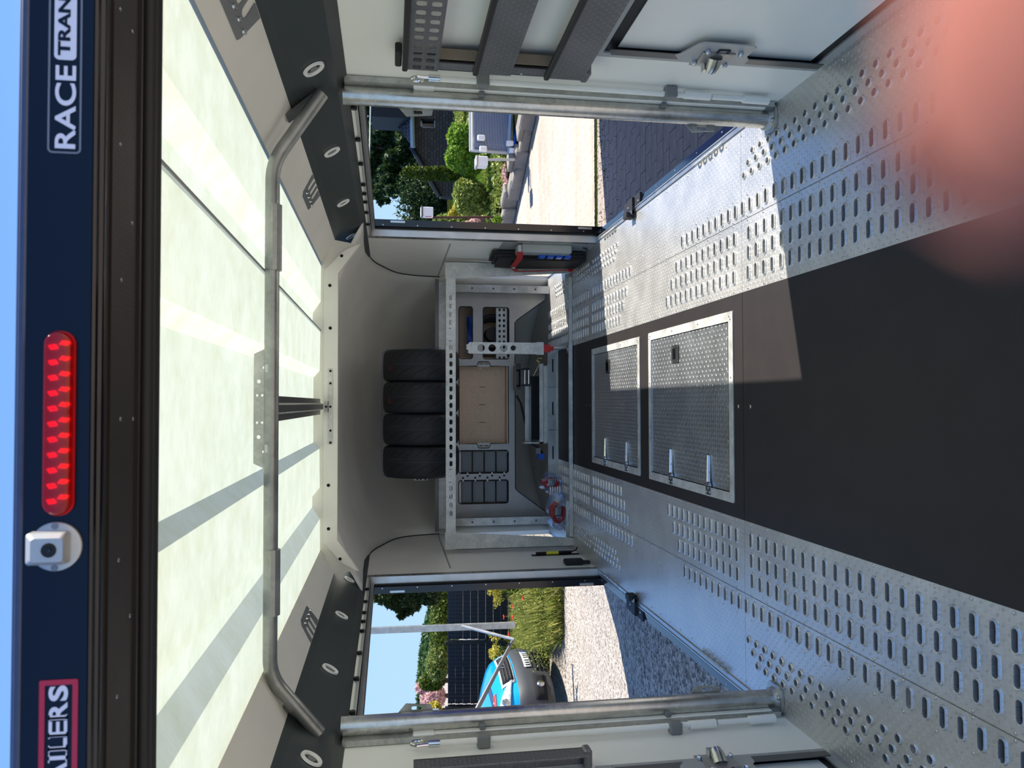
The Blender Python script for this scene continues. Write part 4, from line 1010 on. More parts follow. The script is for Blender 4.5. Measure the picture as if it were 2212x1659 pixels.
names_ = ['black slick tyre at the right end of the row on the rack', 'black tyre with red chalk scribble, second from the right', 'black tyre second from the left in the rack row', 'black tyre at the left end of the row, beside the paper tag']
for k, ((x, w_), nm) in enumerate(zip(xs_, names_)):
    t = tyre(x, w_, nm, k)
    if k >= 2: tyre_text(t, x, 'R18 9347', .018)
st = thing('ratchet_strap', 'thin blue strap looped over the row of tyres', 'strap', (-.06, 5.98, 1.37))
b = MB(); zt_ = 1.376
pts = [(.44, .93), (.425, 1.1), (.422, 1.33), (.40, 1.372), (.3, zt_), (-.42, zt_), (-.53, 1.372), (-.548, 1.33), (-.548, 1.1), (-.56, .93)]
b.sheet([[(x, 5.965, z), (x, 5.99, z)] for x, z in pts]); b.build('webbing', 'blue_plastic', st, solid=.002)
tg = thing('paper_tag', 'white paper tag with black print hanging left of the tyres', 'label', (-.575, 5.95, 1.08))
b = MB(); b.prism(rrect(-.572, -.556, 1.03, 1.135, .006), [], lambda u, v, w: (u-.02*w*0, 5.94+.001*w, v)); b.build('tag_card', 'white_plastic', tg)
for z in (1.05, 1.085, 1.11): MB().box(-.569, -.559, 5.9385, 5.9395, z-.008, z+.006).build('print', 'black_rubber', tg)

# galvanised wheel-stop stand in front of the panel
js = thing('support_leg', 'upright galvanised leg with three round holes, black knob and red foot', 'leg', (.415, 5.62, .1))
JYc = 5.62
def jp(x, y): p = at(x, y, JYc); return p.x, p.z
xl, zb_ = jp(1180, 765); xr_, zt_ = jp(1020, 739)
b = MB(); zc_ = [jp(1039, 752), jp(1063, 752), jp(1088, 752)]
b.prism([(xl, zb_+.06), (xr_, zb_+.06), (xr_, zt_), (xl, zt_)], [circ((xl+xr_)/2, z, .0275, 22) for _, z in zc_], lambda u, v, w: (u, JYc-.003*w, v)); b.box(xl, xl+.003, JYc, JYc+.05, zb_+.06, zt_); b.box(xr_-.003, xr_, JYc, JYc+.05, zb_+.06, zt_); b.build('channel', 'galv_light', js)
b = MB(); zz = zt_; b.prism([(xl, zz), (xr_, zz), (xr_, zz+.02), (xr_-.015, zz+.03), (xr_-.02, zz+.045), (xr_-.035, zz+.04), (xl+.035, zz+.045), (xl+.02, zz+.025), (xl+.01, zz+.035), (xl, zz+.02)], [], lambda u, v, w: (u, JYc-.003*w, v)); b.build('toothed_head', 'galv', js)
kx, kz = jp(1108, 752); b = MB()
b.tube([(kx, JYc-.003, kz), (kx, JYc-.022, kz)], .016, 10)
for a in range(5): b.tube([(kx, JYc-.015, kz), (kx+.018*math.cos(a*1.2566), JYc-.015, kz+.018*math.sin(a*1.2566))], .008, 8)
b.build('star_knob', 'black_rubber', js, smooth=True)
MB().box(xl-.004, xr_+.004, JYc-.006, JYc+.05, zb_+.02, zb_+.075).build('sleeve', 'galv_light', js)
xm = (xl+xr_)/2
MB().box(xm-.028, xm+.028, JYc-.01, JYc+.045, zb_-.03, zb_+.02).box(xm-.016, xm+.016, JYc-.008, JYc+.04, zb_-.055, zb_-.03).build('red_foot', 'red_plastic', js)
MB().cyl((xm, JYc+.02, zb_-.05), (xm, JYc+.02, .002), .007, 10).build('spindle', 'steel', js, smooth=True)
MB().cyl((xm, JYc+.02, .0), (xm, JYc+.02, .01), .035, 20).build('foot_plate', 'steel', js)

# step locker behind the plywood and the winch on it
lk = thing('step_locker', 'low brushed metal locker with black slots, step behind the plywood', 'locker', (-.06, 6.1, .0))
MB().box(-.66, .47, 6.035, 6.40, .0, .078).build('locker_body', 'aluminium', lk)
for x in (.31, .0-.03, -.33-.05): MB().box(x-.052, x+.052, 6.030, 6.036, .034, .043).build('slot', 'black_void', lk)
for x in (.14, -.20): MB().box(x-.0015, x+.0015, 6.032, 6.036, .004, .076).build('joint', 'black_void', lk)
MB().box(-.66, .47, 6.005, 6.035, .0, .006).build('foot_flange', 'galv_light', lk)
for x in (.45, .0, -.45): MB().disc((x, 6.02, .006), (0, 0, 1), .004, .002, 8).build('screw', 'steel', lk)
wn = thing('winch', 'electric winch in a galvanised tray with roller fairlead on the step', 'winch', (-.1, 6.2, .105))
WY = 6.12
def wp(x, y, Y=WY): p = at(x, y, Y); return p.x, p.z
def wbox(x0, y0, x1, y1, name, m_, d=.1, Y=WY, p=wn):
    a, b_2 = wp(x1, y1, Y), wp(x0, y0, Y); return MB().box(a[0], b_2[0], Y, Y+d, a[1], b_2[1]).build(name, m_, p)
wbox(1134, 834, 1147, 954, 'tray_wall', 'galv_light', .004, WY+.1)
wbox(1165, 786, 1174, 958, 'tray_front', 'galv_light', .01)
wbox(1174, 790, 1181, 955, 'tray_lip', 'galv', .03, WY-.03)
wbox(1147, 812, 1165, 950, 'drum_cover', 'black_gloss', .16)
wbox(1132, 955, 1182, 958, 'end_plate', 'galv', .14)
b = MB(); a, c = wp(1140, 832), wp(1140, 800); 
for zx in (1131.5, 1140): 
    p, q = wp(zx, 799), wp(zx, 830); b = MB(); b.cyl((p[0], WY-.05, p[1]), (q[0], WY-.05, q[1]), .009, 12); b.build('fairlead_roller', 'chrome', wn, smooth=True)
for yy in (797, 832): wbox(1128, yy-2, 1144, yy+2, 'fairlead_cheek', 'black_rubber', .04, WY-.07)
wbox(1114, 785, 1125, 842, 'motor_box', 'black_gloss', .12, WY+.08)
p = wp(1162, 783); b = MB(); b.tube([(p[0], WY-.06, p[1]), (p[0]+.012, WY-.06, p[1]+.02), (p[0]+.03, WY-.06, p[1]+.01), (p[0]+.028, WY-.06, p[1]-.02)], .007, 8); b.build('tow_hook', 'zinc_yellow', wn, smooth=True)
b = MB(); q = wp(1150, 800); b.tube([(q[0]-.05, WY-.04, q[1]), (p[0]-.02, WY-.06, p[1]+.0), (p[0]+.005, WY-.06, p[1]+.005)], .004, 6); b.build('wire_rope', 'steel', wn)
c0, c1 = wp(1116, 855, 6.3), wp(1133, 940, 6.3); b = MB(); b.tube([(c0[0], 6.3, c0[1]), (c0[0]-.06, 6.28, c0[1]-.03), (c1[0]+.1, 6.26, c1[1]), (c1[0], 6.24, c1[1]-.03)], .009, 8); b.build('cable', 'black_rubber', wn, smooth=True)
b = MB(); p = wp(1155, 960); b.tube([(p[0], WY+.05, p[1]+.02), (p[0]-.02, WY+.04, p[1]-.03), (p[0]-.08, WY, p[1]-.07)], .008, 8); b.build('cable', 'black_rubber', wn, smooth=True)
wbox(1163, 980, 1176, 992, 'blue_plug', 'blue_plastic', .03, WY-.02)
wbox(1158, 968, 1168, 980, 'grey_plug', 'grey_plastic', .04, WY-.01)

# clear bag of red straps, left front corner
bgp = bpy.data.materials.new('clear_film'); bgp.use_nodes = True; M['clear_film'] = bgp; n = bgp.node_tree; bs = n.nodes['Principled BSDF']
n.nodes.remove(bs); o_ = n.nodes['Material Output']; ms = n.nodes.new('ShaderNodeMixShader'); tt = n.nodes.new('ShaderNodeBsdfTransparent'); gg = n.nodes.new('ShaderNodeBsdfGlossy'); gg.inputs['Roughness'].default_value = .18; gg.inputs['Color'].default_value = (.8, .84, .95, 1); tt.inputs[0].default_value = (.9, .92, .96, 1)
lw = n.nodes.new('ShaderNodeLayerWeight'); lw.inputs[0].default_value = .35; mr2 = n.nodes.new('ShaderNodeMapRange'); mr2.inputs['To Min'].default_value = .06; mr2.inputs['To Max'].default_value = .5
n.links.new(lw.outputs['Facing'], mr2.inputs['Value']); n.links.new(mr2.outputs[0], ms.inputs[0]); n.links.new(tt.outputs[0], ms.inputs[1]); n.links.new(gg.outputs[0], ms.inputs[2]); n.links.new(ms.outputs[0], o_.inputs[0])
def blob(c, r, seed, n1=20, n2=14, amp=.22):
    R2 = np.random.RandomState(seed); ph = R2.uniform(0, 6.28, (6, 3)); fq = R2.uniform(2, 7, (6, 3)); rows = []
    for i in range(n2+1):
        th = PI*i/n2; row = []
        for j in range(n1+1):
            a = 2*PI*j/n1; d = np.array([math.sin(th)*math.cos(a), math.sin(th)*math.sin(a), math.cos(th)])
            k = 1+amp*sum(math.sin(fq[q]@d+ph[q, 0]) for q in range(6))/3
            row.append((c[0]+r[0]*d[0]*k, c[1]+r[1]*d[1]*k, max(.003, c[2]+r[2]*d[2]*k)))
        rows.append(row)
    return MB().sheet(rows)
def strap_bag(c, r, seed, lab, tall):
    t = thing('strap_bag', lab, 'bag', (c[0], c[1], 0))
    blob(c, r, seed).build('clear_film', 'clear_film', t, smooth=True)
    b = MB(); R2 = random.Random(seed)
    for k in range(5):
        y = c[1]-.04+.02*k; pts = [(c[0]+r[0]*.55*math.cos(a)*(1-.12*k)+R2.uniform(-.01, .01), y, c[2]+r[2]*.6*math.sin(a)) for a in np.linspace(0, 5.2, 16)]
        b.sheet([[(p[0], p[1]-.012, p[2]-.012), (p[0], p[1]+.012, p[2]+.012)] for p in pts])
    b.build('red_webbing', 'red_strap', t, solid=.003)
    b = MB().box(c[0]-.02, c[0]+.03, c[1]-.06, c[1]-.02, c[2]-.02, c[2]+.03); b.build('ratchet', 'steel', t)
strap_bag((-.80, 5.72, .075), (.14, .10, .075), 3, 'crumpled clear bag with a coiled red strap on the left front plates', 1)
strap_bag((-.60, 5.90, .09), (.07, .07, .085), 9, 'small clear bag of red straps leaning by the winch end', 0)
for k, (x, y) in enumerate(((-.655, 5.86), (-.60, 5.93))):
    b = MB(); [b.box(x-.03, x+.03, y-.05, y-.04, .03+.018*i, .038+.018*i) for i in range(5)]; tag(b.build('barcode_card', 'white_plastic'), 'striped card tag lying on the %s clear bag' % ('larger' if k == 0 else 'smaller'), 'label')

# ================================================================== right wall front: plywood ramps, strap, socket box
rb = thing('plywood_ramp', 'stack of dark plywood boards standing against the right wall, tied with red strap', 'board', (1.0, 5.6, 0))
for k in range(3):
    x = 1.034-.022*k; b = MB(); dz = .02*k
    b.prism([(5.12+.0*k, .02), (6.05, .02), (6.12, .50-dz), (5.98, .62-dz), (5.50, .66-dz) if 0 else (5.55, .60-dz), (5.20, .56-dz)] if 0 else [(5.09, .012), (5.40, .012), (5.44, .49-dz), (5.41, .63-dz), (5.12, .64-dz)], [], lambda u, v, w: (x-.019*w, u, v)); b.build('board', 'plywood', rb)
sx = thing('strap_loop', 'red tie-down strap hanging over the dark plywood boards', 'strap', (.975, 5.4, .3))
def sp_(x, y, X=.955): p = on(x, y, 0, X); return (X, p.y, p.z)
def z7(a, c): return 1030+a/7.63, 520+c/7.63
for P_, w_ in (([z7(708, 185), z7(708, 285), z7(600, 430)], .02), ([z7(590, 450), z7(660, 505), z7(900, 503), z7(1200, 492), z7(1450, 488), z7(1540, 490)], .02)):
    pts = [sp_(*p) for p in P_]; b = MB()
    rows = []
    for i, p in enumerate(pts):
        d = Vector(pts[min(i+1, len(pts)-1)])-Vector(pts[max(i-1, 0)]); d.normalize(); q = Vector((0, -d.z, d.y))*w_
        rows.append([Vector(p)-q, Vector(p)+q])
    b.sheet(rows); b.build('webbing', 'red_strap', sx, solid=.003)
p = sp_(*z7(600, 440)); MB().obox(p, (.008, 0, 0), (0, .022, 0), (0, 0, .014), ch=.003).build('buckle', 'steel', sx)
p = sp_(*z7(1530, 490)); MB().tube([p, (p[0], p[1]-.03, p[2]-.01)], .012, 8).build('strap_end', 'red_strap', sx)
so = thing('socket_box', 'pale grey power socket box with four blue sockets low on the right wall', 'socket box', (1.0, 5.15, .3))
MB().obox((1.016, 4.965, .31), (.028, 0, 0), (0, .052, 0), (0, 0, .165), ch=.006).build('box', 'socket_box', so)
MB().obox((1.022, 5.03, .30), (.02, 0, 0), (0, .012, 0), (0, 0, .15), ch=.004).build('side_plate', 'alu_matt', so)
for k in range(4):
    z = .325-.058*k; MB().obox((.984, 5.02, z), (.012, 0, 0), (0, .030, .0), (0, 0, .023), ch=.006).build('socket', 'blue_plastic', so)
MB().obox((1.012, 4.965, .49), (.026, 0, 0), (0, .052, .0), (0, 0, .014), ch=.005).build('cable_gland', 'alu_matt', so)
b = MB(); b.box(1.044, 1.0495, 4.90, 5.24, .01, .60); b.build('back_plate', 'alu_matt', so)
cb = MB(); cb.tube([(1.04, 4.98, .055), (1.035, 4.98, .03), (1.03, 5.0, .02)], .005, 6); tag(cb.build('cable_end', 'black_rubber'), 'short black cable stub below the socket box', 'cable')

# left wall front: black lever and yellow labelled strut
gs = thing('gas_strut', 'black strut with a yellow label in a slot low on the left wall', 'strut', (-1.04, 5.3, .2))
def lw_(x, y, X=-1.043): p = on(x, y, 0, X); return p
p0, p1 = lw_(1158, 1198), lw_(1234, 1194); 
MB().cyl((-1.036, p0.y, p0.z), (-1.036, p1.y, p1.z), .011, 12).build('strut_rod', 'black_rubber', gs, smooth=True)
q0, q1 = lw_(1180, 1197), lw_(1206, 1196); MB().cyl((-1.036, q0.y, q0.z), (-1.036, q1.y, q1.z), .0125, 12).build('yellow_label', (lambda: (mat('label_yellow', (214, 206, 60), .5), 'label_yellow')[1])(), gs, smooth=True)
MB().box(-1.049, -1.047, p0.y-.02, p0.y+.03, p1.z-.06, p0.z+.03).build('slot_plate', 'black_rubber', gs)
MB().tube([(-1.036, p1.y, p1.z), (-1.02, p1.y-.02, p1.z-.03), (-1.0, p1.y-.03, p1.z-.035)], .005, 8).build('rod_end', 'black_rubber', gs)
lv = thing('latch_lever', 'black moulded latch lever at the foot of the left front door jamb', 'lever', (-1.03, 5.08, .05))
a, c = lw_(1223, 1212, -1.03), lw_(1268, 1214, -1.03)
MB().obox(((-1.03), (a.y+c.y)/2, (a.z+c.z)/2+.02), (.018, 0, 0), (0, .035, .0), (0, 0, abs(a.z-c.z)/2), ch=.01).build('lever_body', 'black_rubber', lv)
MB().obox((-1.03, c.y, c.z-.01+.02), (.010, 0, 0), (0, .02, 0), (0, 0, .03), ch=.004).build('lever_neck', 'black_rubber', lv)

# ================================================================== fingertip over the lens
def lens(x, y, d): return EYE+ray(x, y)*d
fg = thing('finger', 'blurred pink fingertip covering the corner of the lens close up', 'person', lens(2560, 60, .022))
A = lens(2560, 0, .022); dirv = (lens(3900, -1500, .022)-A).normalized()
side = dirv.cross(FWD).normalized(); fw = side.cross(dirv).normalized()
rows = []
for u, r_ in ((-.0074, .0005), (-.0071, .0024), (-.006, .0045), (-.0042, .0060), (-.0015, .0071), (.002, .0076), (.008, .0078), (.016, .0080), (.021, .0084), (.026, .0079), (.036, .0082), (.044, .0088)):
    bendo = max(0, u-.02)*.35
    rows.append([A+dirv*u+side*(r_*math.cos(a))+fw*(r_*.92*math.sin(a)+bendo) for a in np.linspace(0, 2*PI, 25)])
MB().sheet(rows).build('fingertip', 'skin', fg, smooth=True)
rows = [[A+dirv*u+fw*(.0069+.0006*1-.0016*(v*v))+side*(v*.0045*(1 if u > -.004 else .7)) for v in np.linspace(-1, 1, 7)] for u in (-.0055, -.004, 0, .004, .007)]
MB().sheet(rows).build('fingernail', 'nail', fg, smooth=True, solid=.0004)
# ================================================================== OUTDOORS
RS = np.random.RandomState(11)
mat('paver', (150, 138, 128), .85, spec=.2, noise=.16, nscale=9, bump=.0015, bscale=120)
mat('gravel', (150, 142, 132), .9)
n = M['gravel'].node_tree; b_ = n.nodes['Principled BSDF']; tc = n.nodes.new('ShaderNodeTexCoord')
vo = n.nodes.new('ShaderNodeTexVoronoi'); vo.inputs['Scale'].default_value = 42; n.links.new(tc.outputs['Object'], vo.inputs['Vector'])
nz = n.nodes.new('ShaderNodeTexNoise'); nz.inputs['Scale'].default_value = 60; nz.inputs['Detail'].default_value = 6; n.links.new(tc.outputs['Object'], nz.inputs['Vector'])
cr = n.nodes.new('ShaderNodeValToRGB'); cr.color_ramp.elements[0].color = lin((92, 84, 76)); cr.color_ramp.elements[1].color = lin((196, 184, 168)); cr.color_ramp.elements[0].position = .25; cr.color_ramp.elements[1].position = .75
sc_ = n.nodes.new('ShaderNodeSeparateColor'); n.links.new(vo.outputs['Color'], sc_.inputs[0]); ad = n.nodes.new('ShaderNodeMath'); ad.operation = 'MULTIPLY_ADD'; ad.inputs[1].default_value = .5; n.links.new(sc_.outputs[0], ad.inputs[0])
hf = n.nodes.new('ShaderNodeMath'); hf.operation = 'MULTIPLY'; hf.inputs[1].default_value = .5; n.links.new(nz.outputs['Fac'], hf.inputs[0]); n.links.new(hf.outputs[0], ad.inputs[2]); n.links.new(ad.outputs[0], cr.inputs[0]); n.links.new(cr.outputs[0], b_.inputs['Base Color'])
bp = n.nodes.new('ShaderNodeBump'); bp.inputs['Distance'].default_value = .012; n.links.new(vo.outputs['Distance'], bp.inputs['Height']); n.links.new(bp.outputs[0], b_.inputs['Normal'])
mat('road', (176, 160, 142), .9)
n = M['road'].node_tree; b_ = n.nodes['Principled BSDF']; tc = n.nodes.new('ShaderNodeTexCoord'); bk_ = n.nodes.new('ShaderNodeTexBrick')
bk_.inputs['Scale'].default_value = 5; bk_.inputs['Color1'].default_value = lin((178, 162, 144)); bk_.inputs['Color2'].default_value = lin((164, 150, 134)); bk_.inputs['Mortar'].default_value = lin((128, 112, 98)); bk_.inputs['Mortar Size'].default_value = .012; bk_.inputs['Brick Width'].default_value = 1.1; bk_.inputs['Row Height'].default_value = .5
nz = n.nodes.new('ShaderNodeTexNoise'); nz.inputs['Scale'].default_value = 1.1; nz.inputs['Detail'].default_value = 8
mp_ = n.nodes.new('ShaderNodeMapping'); mp_.inputs['Scale'].default_value = (.35, 2.4, 1); n.links.new(tc.outputs['Object'], mp_.inputs[0]); n.links.new(mp_.outputs[0], nz.inputs['Vector'])
mr_2 = n.nodes.new('ShaderNodeMapRange'); mr_2.inputs['From Min'].default_value = .3; mr_2.inputs['From Max'].default_value = .7; mr_2.inputs['To Min'].default_value = .8; mr_2.inputs['To Max'].default_value = 1.15; n.links.new(nz.outputs['Fac'], mr_2.inputs['Value'])
sv = n.nodes.new('ShaderNodeVectorMath'); sv.operation = 'SCALE'; n.links.new(tc.outputs['Object'], bk_.inputs['Vector']); n.links.new(bk_.outputs['Color'], sv.inputs[0]); n.links.new(mr_2.outputs[0], sv.inputs['Scale']); n.links.new(sv.outputs[0], b_.inputs['Base Color'])
mat('soil', (34, 42, 16), .95, spec=0, noise=.3, nscale=4)
def leafmat(name, c1, c2, rough=.55):
    mt = mat(name, c1, rough, spec=.3); n = mt.node_tree; b_ = n.nodes['Principled BSDF']
    g = n.nodes.new('ShaderNodeNewGeometry'); cr = n.nodes.new('ShaderNodeValToRGB'); cr.color_ramp.elements[0].color = lin(c1); cr.color_ramp.elements[1].color = lin(c2)
    n.links.new(g.outputs['Random Per Island'], cr.inputs[0]); n.links.new(cr.outputs[0], b_.inputs['Base Color'])
    b_.inputs['Transmission Weight'].default_value = 0
    tl = n.nodes.new('ShaderNodeBsdfTranslucent'); mx = n.nodes.new('ShaderNodeMixShader'); mx.inputs[0].default_value = .3
    n.links.new(cr.outputs[0], tl.inputs[0]); n.links.new(b_.outputs[0], mx.inputs[1]); n.links.new(tl.outputs[0], mx.inputs[2]); n.links.new(mx.outputs[0], n.nodes['Material Output'].inputs[0])
    return mt
leafmat('leaf_dark', (24, 46, 26), (74, 96, 44)); leafmat('leaf_bright', (74, 120, 24), (150, 178, 60)); leafmat('leaf_olive', (84, 110, 44), (170, 176, 84))
leafmat('leaf_thuja', (40, 62, 18), (110, 126, 36)); leafmat('blossom', (196, 150, 150), (236, 204, 196)); leafmat('leaf_conifer', (34, 48, 26), (92, 104, 52))
leafmat('leaf_round', (70, 92, 40), (140, 150, 74)); leafmat('grass', (96, 116, 40), (190, 184, 104)); leafmat('hill_leaf', (52, 84, 44), (96, 124, 70)); leafmat('yellow_leaf', (170, 160, 50), (214, 200, 90))
mat('bark', (70, 56, 44), .9, bump=.004, bscale=30)

def hgt(x, y):
    d = math.hypot(x, y); k = max(0, min(1, (-x-.9)/1.2)); k = k*k*(3-2*k)
    t = max(0, min(1, (d-6.0)/5.2)); return -.5-.8*k*t-(.04*k*max(0, d-12))
rows = []
xs = [-60, -40, -28, -20]+list(np.arange(-16, -.01, .5))+[0]
ys = [-14, -6, -2, 0]+list(np.arange(1, 18, .5))+[20, 24, 30, 40, 60, 90]
b = MB().sheet([[(x, y, hgt(x, y)) for x in xs] for y in ys]); gl = b.build('ground', 'gravel', None, smooth=True); tag(gl, 'sunny gravel yard falling away on the left', kind='structure')
b = MB().sheet([[(x, y, -.5) for x in (-.02, 6, 14, 30, 60)] for y in (-14, 0, 2.4, 6.69, 11, 14)]); gr = b.build('road', 'road', None); tag(gr, 'beige block paved road on the right', kind='structure')
b = MB().box(.0, 14, 6.690, 6.705, -.5, -.488); b.build('joint_strip', 'gravel', gr)
# individual pavers in the wedge that the open door shows
pm = None; cnt = 0
for j in range(34):
    y = 2.75+j*.1185
    for i in range(9):
        x = 1.18+i*.20+(.10 if j % 2 else 0)
        if x > .392*y+.16 or x < 1.05 or y > 6.62: continue
        if pm is None:
            zig = [(-.0975, -.05), (-.0975, -.0), (-.0885, .0255) if 0 else (-.0975, .0), (-.0975, .0535), (-.05, .0585), (0, .0535), (.05, .0585), (.0975, .0535), (.0975, -.052), (.05, -.047), (0, -.052), (-.05, -.047), (-.0975, -.052)]
            zig = [(-.0975, .0535), (-.05, .0585), (0, .0535), (.05, .0585), (.0975, .0535), (.0975, -.0585), (.05, -.0535), (0, -.0585), (-.05, -.0535), (-.0975, -.0585)][::-1]
            bb = MB(); bb.prism(zig, [], lambda u, v, w: (u, v, -.01+.018*w)); o = bb.build('paver', 'paver', gr); pm = o.data
        else:
            o = bpy.data.objects.new('paver', pm); COL.objects.link(o); o.parent = gr
        o.location = (x, y, -.4985+R.uniform(-.0012, .0012)); o.rotation_euler = (R.uniform(-.006, .006), R.uniform(-.006, .006), 0); cnt += 1
b = MB().box(1.0, 2.9, 2.6, 6.69, -.4999, -.4975); b.build('joint_sand', 'soil', gr)
b = MB(); 
for k in range(420):
    x, y = RS.uniform(1.5, 2.7), 6.66-abs(RS.normal(0, .28)); s = RS.uniform(.002, .005)
    if y < 4.6: continue
    b.add([(x-s, y, -.488), (x+s, y, -.488), (x+s*.5, y+.004, -.488+s*2.4), (x-s*.5, y, -.488+s*2)], [(0, 1, 2, 3)])
b.build('joint_moss', 'leaf_thuja', gr, kind='stuff')

def leaves(blobs, N, size, name, m_, parent, shell=.35, flat=0):
    """cloud of leaf quads; blobs = (centre, radii)"""
    w = np.array([r[0]*r[1]+r[1]*r[2]+r[0]*r[2] for _, r in blobs], float); w /= w.sum()
    k = RS.choice(len(blobs), N, p=w); C_ = np.array([tuple(c) for c, _ in blobs])[k]; Rr = np.array([r for _, r in blobs])[k]
    d = RS.normal(size=(N, 3)); d /= np.linalg.norm(d, axis=1)[:, None]; rr = 1-shell*RS.rand(N)**1.6+.06*RS.normal(size=N)
    P = C_+Rr*d*rr[:, None]
    a = RS.normal(size=(N, 3)); a /= np.linalg.norm(a, axis=1)[:, None]; c = np.cross(a, d+.6*RS.normal(size=(N, 3))); c /= np.linalg.norm(c, axis=1)[:, None]+1e-9
    s = size*RS.uniform(.6, 1.4, N)[:, None]
    V = np.empty((N, 4, 3)); V[:, 0] = P-a*s; V[:, 1] = P+c*s*.5; V[:, 2] = P+a*s; V[:, 3] = P-c*s*.5
    o_ = root_loc(parent); V = V.reshape(-1, 3)-np.array(o_[:])
    me = bpy.data.meshes.new(name); me.vertices.add(4*N); me.vertices.foreach_set('co', V.ravel()); me.loops.add(4*N); me.loops.foreach_set('vertex_index', np.arange(4*N)); me.polygons.add(N); me.polygons.foreach_set('loop_start', np.arange(N)*4); me.polygons.foreach_set('loop_total', np.full(N, 4)); me.update(calc_edges=True)
    o = link(name, me, m_, parent); return o
def plant(name, label, cat, blobs, N, size, m_, base, trunk=.1, group=None, shell=.35):
    if shell > .5:          # loose crown: many small clumps with sky between them
        nb = []
        for c, r in blobs:
            for q in range(16):
                d = RS.normal(size=3); d /= np.linalg.norm(d); k = RS.uniform(.35, 1.0); s_ = RS.uniform(.16, .34)
                nb.append((Vector((c[0]+r[0]*d[0]*k, c[1]+r[1]*d[1]*k, c[2]+r[2]*d[2]*k)), (r[0]*s_*1.3, r[1]*s_, r[2]*s_)))
        top0 = blobs[0]; blobs = [(Vector(top0[0]), tuple(q*.4 for q in top0[1]))]+nb; N = int(N*1.5); size *= .72
    base = Vector(base); t = thing(name, label, cat, base, group)
    f = leaves(blobs, N, size, 'foliage', m_, t, shell); f['kind'] = 'stuff'
    top = Vector(blobs[0][0]); b = MB(); b.tube([base, base*.6+top*.4+Vector((.03, 0, 0)), top], [trunk, trunk*.8, trunk*.35], 8)
    for c, r in blobs[1:6]: b.tube([base*.5+top*.5, Vector(c)], [trunk*.4, trunk*.15], 5)
    b.build('trunk', 'bark', t, smooth=True); return t
def px_blob(x, y, Y, rx, ry, rd=None):
    """blob centred where the pixel meets the plane Y; rx, ry are half sizes in pixels up/down and across"""
    p = at(x, y, Y); k = Y/F_PX; return (p, (ry*k, rd if rd else ry*k, rx*k))

# ---- right side: kerb wall
kp = [gz(*q, -.5) for q in ((1166, 240), (1155, 290), (1139, 365), (1127, 420), (1113, 480), (1102, 530))]
kw = thing('garden_edging', 'row of rough concrete edging blocks holding the garden across the road', 'kerb', kp[2])
mat('concrete', (128, 122, 112), .9, noise=.15, nscale=8, bump=.003, bscale=40)
L_ = 0; seg = []
for i in range(len(kp)-1):
    a, c = kp[i], kp[i+1]; nn_ = max(2, int((c-a).length/.42))
    for k in range(nn_):
        p = a.lerp(c, (k+.5)/nn_); d = (c-a).normalized(); q = Vector((d.y, -d.x, 0)); h = R.uniform(.13, .20)
        if (k+i) % 3 == 0: h += .04
        MB().obox(p+Vector((0, 0, h/2))-q*R.uniform(-.03, .05)+Vector((.1, .2, 0)), d*.19, q*.09, Vector((R.uniform(-.02, .02), R.uniform(-.02, .02), h/2)), ch=.02).build('edging_block', 'concrete', kw)
        if R.random() < .5: MB().obox(p+Vector((.1, .25, h+.03)), d*.14, q*.13, Vector((0, 0, .03)), ch=.02).build('edging_block', 'concrete', kw)
b = MB(); q = [kp[0]+Vector((.3, .35, .18)), kp[-1]+Vector((.2, .35, .18))]
b.add([q[0], (30, 9, -.33), (30, 60, -.33), (-2, 60, -.33), (q[1].x-2.5, q[1].y+3, -.25), q[1]], [(0, 1, 2, 3, 4, 5)]); b.build('garden_ground', 'soil', None); tag(bpy.data.objects['garden_ground'], 'garden soil and grass behind the edging blocks', kind='structure')
b = MB()
# lawn strip
A_, B_ = at(1075, 360, 12.2), at(1075, 520, 13.2)
for k in range(2600):
    f = RS.rand(); p = A_.lerp(B_, f)+Vector((RS.uniform(-.1, .6), RS.uniform(-.6, 1.6), 0)); h = RS.uniform(.06, .16); w_ = .008; a = RS.uniform(0, 3.1); p.z = -.28
    b.add([(p.x-w_*math.cos(a), p.y-w_*math.sin(a), p.z), (p.x+w_*math.cos(a), p.y+w_*math.sin(a), p.z), (p.x+RS.uniform(-.03, .03), p.y, p.z+h)], [(0, 1, 2)])
tag(b.build('lawn_grass', 'leaf_bright'), 'strip of short lawn behind the edging blocks', 'grass', kind='stuff')
gc = leaves([(at(1060, y, Y), (.8, 1.2, .06)) for Y, y in ((12, 280), (12, 400), (13, 470), (14.5, 250), (15, 330), (15, 420), (16, 500), (17.5, 240), (18, 300), (18, 380), (18, 460))], 16000, .03, 'ground_cover', 'leaf_olive', None)
me_ = gc.data; co = np.empty(len(me_.vertices)*3); me_.vertices.foreach_get('co', co); co = co.reshape(-1, 3); q_ = co.reshape(-1, 4, 3).mean(1)[:, 2]; co = (co.reshape(-1, 4, 3)-(q_+.28)[:, None, None]*np.array([0, 0, 1])+RS.uniform(0, .08, len(q_))[:, None, None]*np.array([0, 0, 1])).reshape(-1, 3); me_.vertices.foreach_set('co', co.ravel()); me_.update(); tag(gc, 'low green ground cover in the garden across the road', 'plants', kind='stuff')
